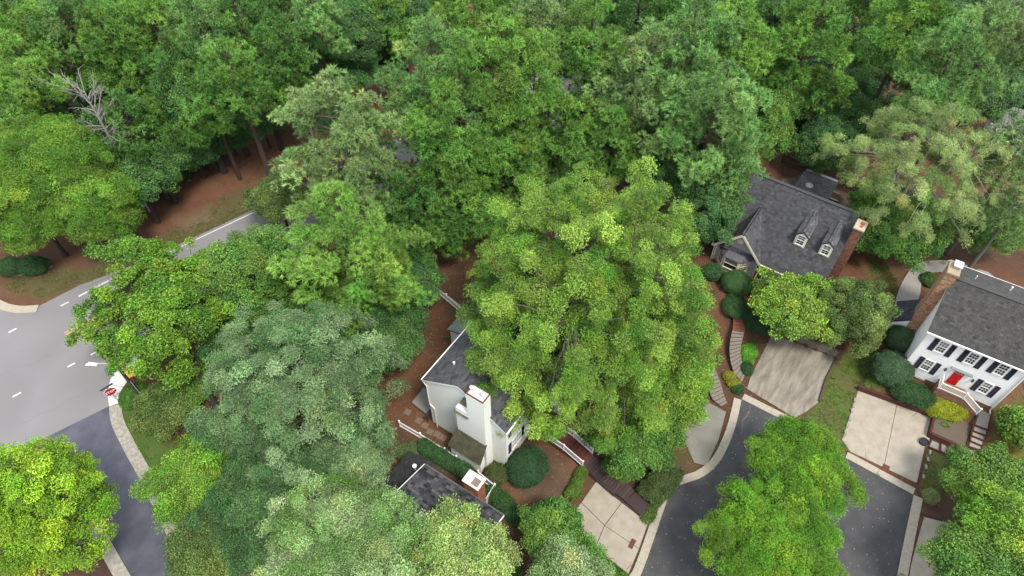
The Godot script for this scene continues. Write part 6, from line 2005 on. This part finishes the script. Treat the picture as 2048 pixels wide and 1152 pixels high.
	tree("understory_tree", "broad_dark", 38.85, -68.78, 6.0, 3.72, 3.25, "low dark tree between the shade and the brown paling fence", "tree", "", {"dens": 0.6})
	tree("understory_tree", "broad_dark", 13.75, -79.13, 6.0, 4.01, 2.96, "small dark tree beside the far stretch of road")
	tree("pine_tree", "pine", -0.77, -62.32, 13.0, 4.70, 3.25, "green pine with low boughs between the row and the broad tree")
	tree("pine_tree", "pine_dark", 3.55, -63.74, 9.0, 3.49, 2.98, "small dark pine right behind the top of the broad tree")
	tree("pine_tree", "pine_dark", -9.11, -53.82, 8.5, 3.67, 1.65, "dark low pine with open boughs over the bare ground left of the thick trunk", "tree", "", {"dens": 0.85})
	tree("understory_tree", "broad_dark", -1.49, -66.05, 3.5, 3.42, 1.54, "low dark bush tree under the boughs beside the broad tree", "tree", "", {"dens": 0.8})
	tree("understory_tree", "broad_dark", -27.81, -40.08, 4.0, 3.11, 2.17, "shaded green tree in the gap between the maple and the silver tree")
	tree("understory_tree", "broad_dark", -22.46, -44.12, 4.5, 3.62, 1.63, "dark tree under the bright pine, above the silver tree")
	# ---- the wood beyond the road
	var wood := "trees of the wood beyond the road"
	for q in WOOD:
		tree(q[0], q[1], q[2], q[3], q[4], q[5], q[6], q[7], "tree", wood, q[8] if q.size() > 8 else {})
	bare_tree()

var WOOD := [
	["pine_tree", "pine_bright", -56.12, -73.48, 20.0, 3.11, 2.76, "bright pine in the upper left corner of the wood"],
	["pine_tree", "pine_blue", -50.80, -74.02, 20.0, 3.52, 2.66, "pale blue green pine second along the top edge of the wood"],
	["pine_tree", "pine", -46.17, -73.62, 19.0, 3.14, 2.78, "green pine third along the top edge of the wood"],
	["pine_tree", "pine_bright", -41.41, -75.10, 20.0, 3.15, 2.42, "yellow green pine fourth along the top edge of the wood"],
	["pine_tree", "pine_blue", -35.84, -74.02, 20.0, 2.84, 2.84, "blue green pine with a bare trunk fifth along the top edge of the wood"],
	["pine_tree", "pine_dark", -31.45, -75.23, 19.0, 3.35, 3.13, "dark pine sixth along the top edge of the wood"],
	["pine_tree", "pine_dark", -26.04, -71.64, 18.0, 3.12, 3.49, "dark pine left of the grey dead branch in the wood"],
	["pine_tree", "pine_blue", -22.82, -75.10, 20.0, 3.15, 2.38, "pale pine at the top edge above the dark hollow of the wood"],
	["pine_tree", "pine", -43.89, -73.85, 15.0, 3.27, 2.87, "rounded green pine behind the bare tree"],
	["pine_tree", "pine_bright", -53.79, -67.68, 18.0, 3.19, 2.98, "bright pine at the left edge below the corner pine"],
	["pine_tree", "pine", -54.28, -73.85, 15.0, 2.85, 2.23, "green pine left of the bare tree"],
	["pine_tree", "pine_bright", -55.34, -65.03, 15.0, 2.49, 2.85, "yellow green pine at the left edge above the feathery tree"],
	["pine_tree", "pine", -30.75, -67.28, 17.0, 3.43, 3.43, "big green pine on the wood's edge above the bare straw"],
	["pine_tree", "pine", -35.60, -69.18, 12.0, 3.06, 2.19, "lower spreading pine on the wood's edge"],
	["pine_tree", "pine", -26.72, -71.27, 15.0, 2.79, 2.30, "green pine at the right end of the wood's edge"],
	["pine_tree", "pine_dark", -43.28, -64.55, 13.0, 3.38, 2.73, "dark round pine in the middle of the wood"],
	["pine_tree", "pine_dark", -39.00, -70.75, 16.0, 2.87, 2.87, "dark narrow pine in the middle of the wood"],
	["wood_tree", "broad_dark", -38.09, -70.65, 12.0, 3.70, 5.51, "ivy clad dark teal tree at the wood's edge", {"ragged": 0.5}],
	["wood_tree", "broad_dark", -20.30, -81.05, 15.0, 5.33, 3.59, "dark green oak filling the hollow at the top of the wood"],
	["wood_tree", "broad_dark", -21.60, -79.42, 10.0, 4.20, 3.26, "dark oak beside the road below the hollow"],
	["wood_tree", "silver_dark", -29.19, -80.26, 6.0, 3.03, 1.37, "grey blue low tree at the right end of the wood"],
	["wood_tree", "broad_mid", -49.33, -73.26, 13.0, 2.41, 2.01, "yellow green broadleaf tree behind the bare tree"],
	["wood_tree", "broad_dark", -42.63, -64.77, 7.0, 3.94, 2.58, "glossy dark tree with pale twigs over the bare straw", {"twigs": 2}],
	["wood_tree", "broad_dark", -43.81, -61.24, 7.0, 3.49, 3.49, "dark broadleaf tree right of the feathery tree"],
	["wood_tree", "broad_dark", -40.23, -69.51, 5.0, 2.83, 2.83, "low dark tree at the wood's foot by the bare straw"],
	["wood_tree", "broad_dark", -33.12, -75.61, 5.0, 2.96, 1.91, "low dark tree at the wood's foot further along"],
	["wood_tree", "broad_dark", -47.29, -65.68, 10.0, 2.92, 3.72, "dark tree behind the bare tree's lower branches"],
	["wood_tree", "broad_dark", -56.69, -68.50, 10.0, 3.29, 1.99, "dark tree above the feathery tree"],
	["feathery_tree", "feather", -50.77, -59.71, 12.0, 5.19, 3.56, "upper crown of yellow green feathery foliage at the left edge", {"ragged": 0.5}],
	["feathery_tree", "feather", -53.04, -55.65, 8.0, 5.50, 4.21, "drooping yellow green feathery tree at the left edge above the junction", {"ragged": 0.5}],
	["feathery_tree", "feather", -46.34, -56.96, 7.5, 4.47, 4.90, "feathery tree with hanging sprays above the far corner's stone border", {"ragged": 0.55}],
	["wood_tree", "broad_dark", -15.96, -92.73, 9.0, 5.34, 3.87, "dark tree behind the pale leading pine of the row"],
	["wood_tree", "broad_dark", -17.72, -87.04, 7.0, 3.49, 3.00, "low dark tree at the far roadside below the hollow"],
	["wood_tree", "broad_mid", -12.31, -101.21, 9.0, 5.26, 3.23, "green tree cut by the top edge right of the dark hollow"],
	["wood_tree", "broad_dark", 7.83, -97.26, 8.0, 5.91, 2.67, "dark tree at the far roadside behind the pale topped pine"],
	["wood_tree", "broad_mid", -38.60, -83.87, 9.0, 3.70, 2.77, "green broadleaf tree between the dark pines of the wood"],
	["wood_tree", "broad_dark", -27.49, -87.04, 7.0, 3.84, 2.84, "dark broadleaf tree in the hollow below the grey dead branch"],
	["wood_tree", "broad_mid", -42.87, -71.80, 9.0, 3.40, 2.49, "mid green broadleaf tree in the middle of the wood"],
	["wood_tree", "broad_dark", -57.95, -84.24, 11.0, 3.98, 2.68, "dark broadleaf tree between the pines above the bare tree"],
	["wood_tree", "broad_dark", -37.31, -74.08, 4.0, 3.41, 1.62, "low dark tree at the foot of the bare pine trunks on the bank"],
	["wood_tree", "broad_dark", -32.84, -79.13, 4.0, 3.39, 1.58, "low dark tree where the bank narrows beside the greyish pine"],
	["pine_tree", "pine_dark", -28.52, -83.33, 19.0, 4.30, 3.53, "dark pine cut by the top edge of the picture, left of the dead branch"],
	["pine_tree", "pine", -50.67, -81.39, 20.0, 4.80, 3.32, "pine cut by the top edge above the second pine"],
	["pine_tree", "pine", -17.86, -85.27, 18.0, 5.03, 2.93, "dark pine cut by the top edge above the oak"],
	["pine_tree", "pine_dark", 15.82, -82.80, 18.0, 4.94, 3.29, "pine cut by the top edge beyond the end of the road"],
	["pine_tree", "pine_dark", 45.36, -87.84, 16.0, 5.21, 3.57, "dark pine cut by the top edge behind the timber tower"],
	["pine_tree", "pine", -3.68, -75.65, 20.0, 4.60, 3.01, "pine at the top edge behind the row along the road"],
	["wood_tree", "broad_dark", 51.38, -84.25, 8.0, 5.44, 3.57, "dark thicket tree behind the slanting bare trunk", {"dens": 0.7}],
	["wood_tree", "broad_dark", 59.59, -75.96, 9.0, 5.09, 3.34, "dark tree behind the grey pine of the upper right", {"dens": 0.8}],
	["wood_tree", "broad_dark", 26.28, -80.74, 8.0, 3.98, 3.98, "dark tree between the two pale pines above the cottage"],
]

# the dead grey tree in the wood: trunk and forked bare branches only
func bare_tree() -> void:
	for q in [[Vector2(-54.36, -74.08), Vector2(-45.47, -63.24), 19.0, 1.0, "bare grey dead tree with forked branches standing in front of the wood", 34], [Vector2(-27.15, -80.53), Vector2(-26.82, -75.23), 19.0, 0.35, "long pale dead branch hanging in the dark hollow at the top of the wood", 6], [Vector2(45.86, -76.63), Vector2(44.43, -75.96), 9.0, 0.5, "grey leafless sapling with a spray of twigs above the cottage", 22]]:
		rng.seed = 77 + int(q[2])
		var top: Vector2 = q[1]
		var g := land(top.x, top.y)
		var o := thing("dead_tree", q[4], "dead tree", Vector3(top.x, g, top.y))
		var st := begin()
		var h: float = q[2]
		var bark := mat("dead_bark", Color(0.235, 0.225, 0.21), 0.9)
		tube(st, [Vector3(0, -0.3, 0), Vector3(0.1, h * 0.5, 0.1), Vector3(0, h * 0.86, 0)], [0.22, 0.15, 0.09], 7)
		part(o, "trunk", st, bark)
		st = begin()
		for i in int(q[5]):
			var y := h * rng.randf_range(0.55, 0.93)
			var a := rng.randf() * TAU
			var l := h * rng.randf_range(0.07, 0.17) * (1.0 if q[3] > 0.4 else 1.9)
			var tip := Vector3(cos(a) * l, y + l * rng.randf_range(0.1, 1.2), sin(a) * l)
			limb(st, Vector3(0, y, 0), tip, 0.055, 0.022, 0.2, 5)
			for k in 4:
				var f := rng.randf_range(0.4, 1.0)
				var p := Vector3(0, y, 0).lerp(tip, f)
				var e := p + (rand_dir() + Vector3(cos(a), 0.5, sin(a))).normalized() * l * 0.4
				limb(st, p, e, 0.024, 0.011, 0.1, 4)
		part(o, "branches", st, bark)

func blade_tuft() -> ArrayMesh:
	var r := RandomNumberGenerator.new()
	r.seed = 4
	var st := begin()
	for i in 14:
		var a := r.randf() * TAU
		var p := Vector3(cos(a), 0, sin(a)) * r.randf() * 0.12
		var d := Vector3(r.randfn() * 0.4, 1, r.randfn() * 0.4).normalized() * r.randf_range(0.06, 0.14)
		var s := Vector3(-sin(a), 0, cos(a)) * 0.014
		tri(st, p - s, p + d, p + s)
	return st.commit()

func litter_leaf() -> ArrayMesh:
	var st := begin()
	tri(st, Vector3(-0.07, 0.0, 0), Vector3(0.0, 0.015, -0.035), Vector3(0.08, 0.0, 0))
	tri(st, Vector3(-0.07, 0.0, 0), Vector3(0.08, 0.0, 0), Vector3(0.0, 0.015, 0.035))
	return st.commit()

func ground_life() -> void:
	rng.seed = 31
	var xf := []
	var cols := []
	var lawns := []
	for z in zones:
		if z[1].g > z[1].r * 0.8:
			lawns.append([z[0], z[1], z[2], z[4]])
	for z in lawns:
		var r: Rect2 = z[3]
		var n := int(r.get_area() * 26.0)
		for i in n:
			var p := r.position + Vector2(rng.randf(), rng.randf()) * r.size
			if edge_distance(p, z[0]) > -0.1 + n_mid.get_noise_2d(p.x, p.y) or n_mid.get_noise_2d(p.x * 3.0 + 50.0, p.y * 3.0) < -0.18:
				continue
			var h := land(p.x, p.y)
			if h < -0.1:
				continue
			xf.append(Transform3D(Basis(Vector3.UP, rng.randf() * TAU).scaled(Vector3.ONE * rng.randf_range(0.7, 1.6)), Vector3(p.x, h - 0.01, p.y)))
			var c: Color = z[1].lerp(z[2], rng.randf())
			var t := rng.randf_range(0.75, 1.25)
			cols.append(Color(c.r * t * 0.9, c.g * t * 1.12, c.b * t))
	var o := scatter(self, "grass", blade_tuft(), xf, cols, leaf_mat("leaf"))
	o.set_meta("label", "tufts of grass on the lawns and the road verge")
	# fallen leaves and twigs on the soil
	xf = []
	cols = []
	for i in 70000:
		var p := Vector2(rng.randf_range(-62, 62), rng.randf_range(-90, -17))
		if absf(p.x) > 14.0 - p.y * 0.62:
			continue
		var h := land(p.x, p.y)
		if h < -0.1:
			continue
		xf.append(Transform3D(Basis.from_euler(Vector3(rng.randfn() * 0.2, rng.randf() * TAU, rng.randfn() * 0.2)).scaled(Vector3.ONE * rng.randf_range(0.5, 1.4)), Vector3(p.x, h + 0.02, p.y)))
		cols.append(Color(0.32, 0.15, 0.075).lerp(Color(0.10, 0.05, 0.03), rng.randf()) if rng.randf() < 0.96 else Color(0.42, 0.29, 0.15))
	o = scatter(self, "leaf_litter", litter_leaf(), xf, cols, leaf_mat("leaf"))
	o.set_meta("label", "brown fallen leaves and straw on the soil")
	# fallen twigs, and weeds that come up through the straw
	xf = []
	cols = []
	var wx := []
	var wc := []
	var bare: Array = [Vector2(-19.17, -55.03), Vector2(2.46, -75.08), Vector2(50.93, -77.22), Vector2(65.05, -51.94), Vector2(48.04, -18.55), Vector2(-13.82, -18.55)]
	var bank: Array = [Vector2(-45.79, -55.03), Vector2(-40.87, -69.03), Vector2(-30.64, -83.99), Vector2(-27.00, -72.00), Vector2(-34.70, -65.26), Vector2(-41.56, -56.63)]
	for i in 7000:
		var p := Vector2(rng.randf_range(-62, 62), rng.randf_range(-100, -17))
		if land(p.x, p.y) < -0.1 or not (edge_distance(p, bare) < 0 or edge_distance(p, bank) < 0):
			continue
		var h := land(p.x, p.y)
		if rng.randf() < 0.6:
			var len := rng.randf_range(0.3, 1.5)
			xf.append(Transform3D(Basis.from_euler(Vector3(rng.randfn() * 0.06, rng.randf() * TAU, 0)).scaled_local(Vector3(len, 0.03, 0.035)), Vector3(p.x, h + 0.03, p.y)))
			cols.append(Color(0.20, 0.16, 0.13).lerp(Color(0.07, 0.05, 0.04), rng.randf()))
		elif n_mid.get_noise_2d(p.x * 1.5 + 90.0, p.y * 1.5) > 0.08:
			wx.append(Transform3D(Basis(Vector3.UP, rng.randf() * TAU).scaled(Vector3.ONE * rng.randf_range(0.25, 0.6)), Vector3(p.x, h + 0.1, p.y)))
			wc.append(Color(0.05, 0.15, 0.03).lerp(Color(0.14, 0.24, 0.05), rng.randf()))
	o = scatter(self, "fallen_twigs", BoxMesh.new(), xf, cols, mat("twigs", Color(1, 1, 1), 0.95, "", 1.0, 0.0, true))
	o.set_meta("label", "fallen twigs and small branches on the straw")
	o = scatter(self, "weeds", clump("broad-2"), wx, wc, leaf_mat("leaf"))
	o.set_meta("label", "low weeds coming up through the straw")
	# pale leaves on the asphalt and the driveways
	xf = []
	cols = []
	for f in [[CUL_DE_SAC, 1.56, 0.012], [DRIVE_GREY, 1.5, 0.035], [DRIVE_WHITE, 0.5, 0.042], [DRIVE_CENTRE, 0.9, 0.042], [PARKING_PAD, 1.5, 0.045], [SIDE_STREET, 0.08, 0.008]]:
		var r := bounds(f[0])
		for i in int(r.get_area() * f[1]):
			var p := r.position + Vector2(rng.randf(), rng.randf()) * r.size
			var d := edge_distance(p, f[0])
			if d > -0.05 or rng.randf() > 0.25 + 0.75 * exp(d * 0.8) and f[1] < 1.55:
				continue
			xf.append(Transform3D(Basis.from_euler(Vector3(rng.randfn() * 0.15, rng.randf() * TAU, rng.randfn() * 0.15)).scaled(Vector3.ONE * rng.randf_range(0.35, 0.9)), Vector3(p.x, f[2] + 0.01, p.y)))
			cols.append(Color(0.62, 0.55, 0.34).lerp(Color(0.28, 0.14, 0.06), rng.randf() * rng.randf() if f[1] > 1.55 else rng.randf()))
	o = scatter(self, "fallen_leaves", litter_leaf(), xf, cols, leaf_mat("leaf"))
	o.set_meta("label", "pale fallen leaves on the asphalt and driveways")
	# undergrowth of the wood
	xf = []
	cols = []
	var woods := [[Vector2(-71.62, -59.10), Vector2(-55.67, -60.38), Vector2(-45.59, -63.44), Vector2(-40.65, -73.01), Vector2(-33.78, -85.18), Vector2(-25.49, -98.11), Vector2(-21.20, -133.41), Vector2(-134.75, -133.41)], [Vector2(4.67, -80.53), Vector2(18.45, -72.00), Vector2(23.08, -59.95), Vector2(27.81, -72.00), Vector2(37.63, -79.41), Vector2(43.10, -74.04), Vector2(49.59, -86.39), Vector2(67.81, -95.36), Vector2(82.60, -86.39), Vector2(107.14, -125.62), Vector2(25.14, -125.62)], [Vector2(54.04, -100.95), Vector2(65.24, -88.85), Vector2(75.53, -79.41), Vector2(101.18, -99.52), Vector2(99.89, -129.44), Vector2(72.04, -129.44)]]
	for w in woods:
		var r := bounds(w)
		for i in int(r.get_area() * 0.8):
			var p := r.position + Vector2(rng.randf(), rng.randf()) * r.size
			if edge_distance(p, w) > -1.0 or n_big.get_noise_2d(p.x * 2.0, p.y * 2.0) < -0.12:
				continue
			var h := rng.randf_range(0.3, 4.5)
			var g := land(p.x, p.y)
			for k in 4:
				var q := Vector3(p.x + rng.randfn() * 0.7, g + h * rng.randf_range(0.3, 1.0), p.y + rng.randfn() * 0.7)
				xf.append(Transform3D(facing(rand_dir() + Vector3(0, 1.2, 0), rng.randf() * TAU, rng.randf_range(0.9, 1.5)), q))
				var c := Color(0.04, 0.14, 0.04).lerp(Color(0.11, 0.23, 0.06), rng.randf())
				cols.append(c)
	o = scatter(self, "undergrowth", clump("broad-0"), xf, cols, leaf_mat("leaf"))
	o.set_meta("label", "dark undergrowth on the floor of the woods")
	# mulch bed of the island in the turning circle
	var isl := structure("tree_island", "kerbed soil island under the two feathery trees")
	var line := smooth_line([Vector2(25.05, -27.55), Vector2(28.45, -26.34), Vector2(26.59, -22.85), Vector2(23.73, -16.93), Vector2(19.12, -16.93), Vector2(21.68, -22.85)], 0.8, true)
	var st := begin()
	slab(st, line, 0.14, 0.3)
	part(isl, "soil", st, mat("bed_soil", Color(0.24, 0.18, 0.135), 0.95, "straw", 0.5, 4.0))
	var ring := line.duplicate()
	ring.append(line[0])
	sections(isl, "kerb_section", ring, 0.0, 0.2, 0.16, 0.3, 3.0, mats["concrete_pale"])

func _ready() -> void:
	var cam := Camera3D.new()
	cam.name = "camera"
	add_child(cam)
	cam.position = Vector3(0, 62, 0)
	cam.rotation_degrees = Vector3(-50.7, 0, 0)
	cam.fov = 44.73
	cam.near = 0.5
	cam.far = 2500.0
	cam.current = true
	var env := Environment.new()
	env.background_mode = Environment.BG_SKY
	var sky := Sky.new()
	var sm := ProceduralSkyMaterial.new()
	sm.sky_top_color = Color(0.76, 0.785, 0.82)
	sm.sky_horizon_color = Color(0.80, 0.81, 0.82)
	sm.sky_curve = 0.2
	sm.ground_horizon_color = Color(0.5, 0.52, 0.5)
	sm.ground_bottom_color = Color(0.2, 0.2, 0.18)
	sm.sun_angle_max = 60.0
	sky.sky_material = sm
	env.sky = sky
	env.tonemap_mode = Environment.TONE_MAPPER_LINEAR
	env.tonemap_exposure = 2.65
	env.sdfgi_enabled = true
	env.ssao_enabled = true
	env.ssil_enabled = true
	var we := WorldEnvironment.new()
	we.name = "world_environment"
	we.environment = env
	add_child(we)
	var sun := DirectionalLight3D.new()
	sun.name = "sun"
	sun.light_color = Color(1.0, 0.97, 0.92)
	sun.light_energy = 0.5
	sun.light_angular_distance = 14.0
	sun.shadow_enabled = true
	sun.rotation_degrees = Vector3(-62, 35, 0)
	add_child(sun)
	rng.seed = 1
	prepare_land()
	set_kinds()
	build_terrain()
	paving()
	grey_house()
	white_house()
	centre_house()
	brick_house()
	street_things()
	yards()
	planting()
	ground_life()
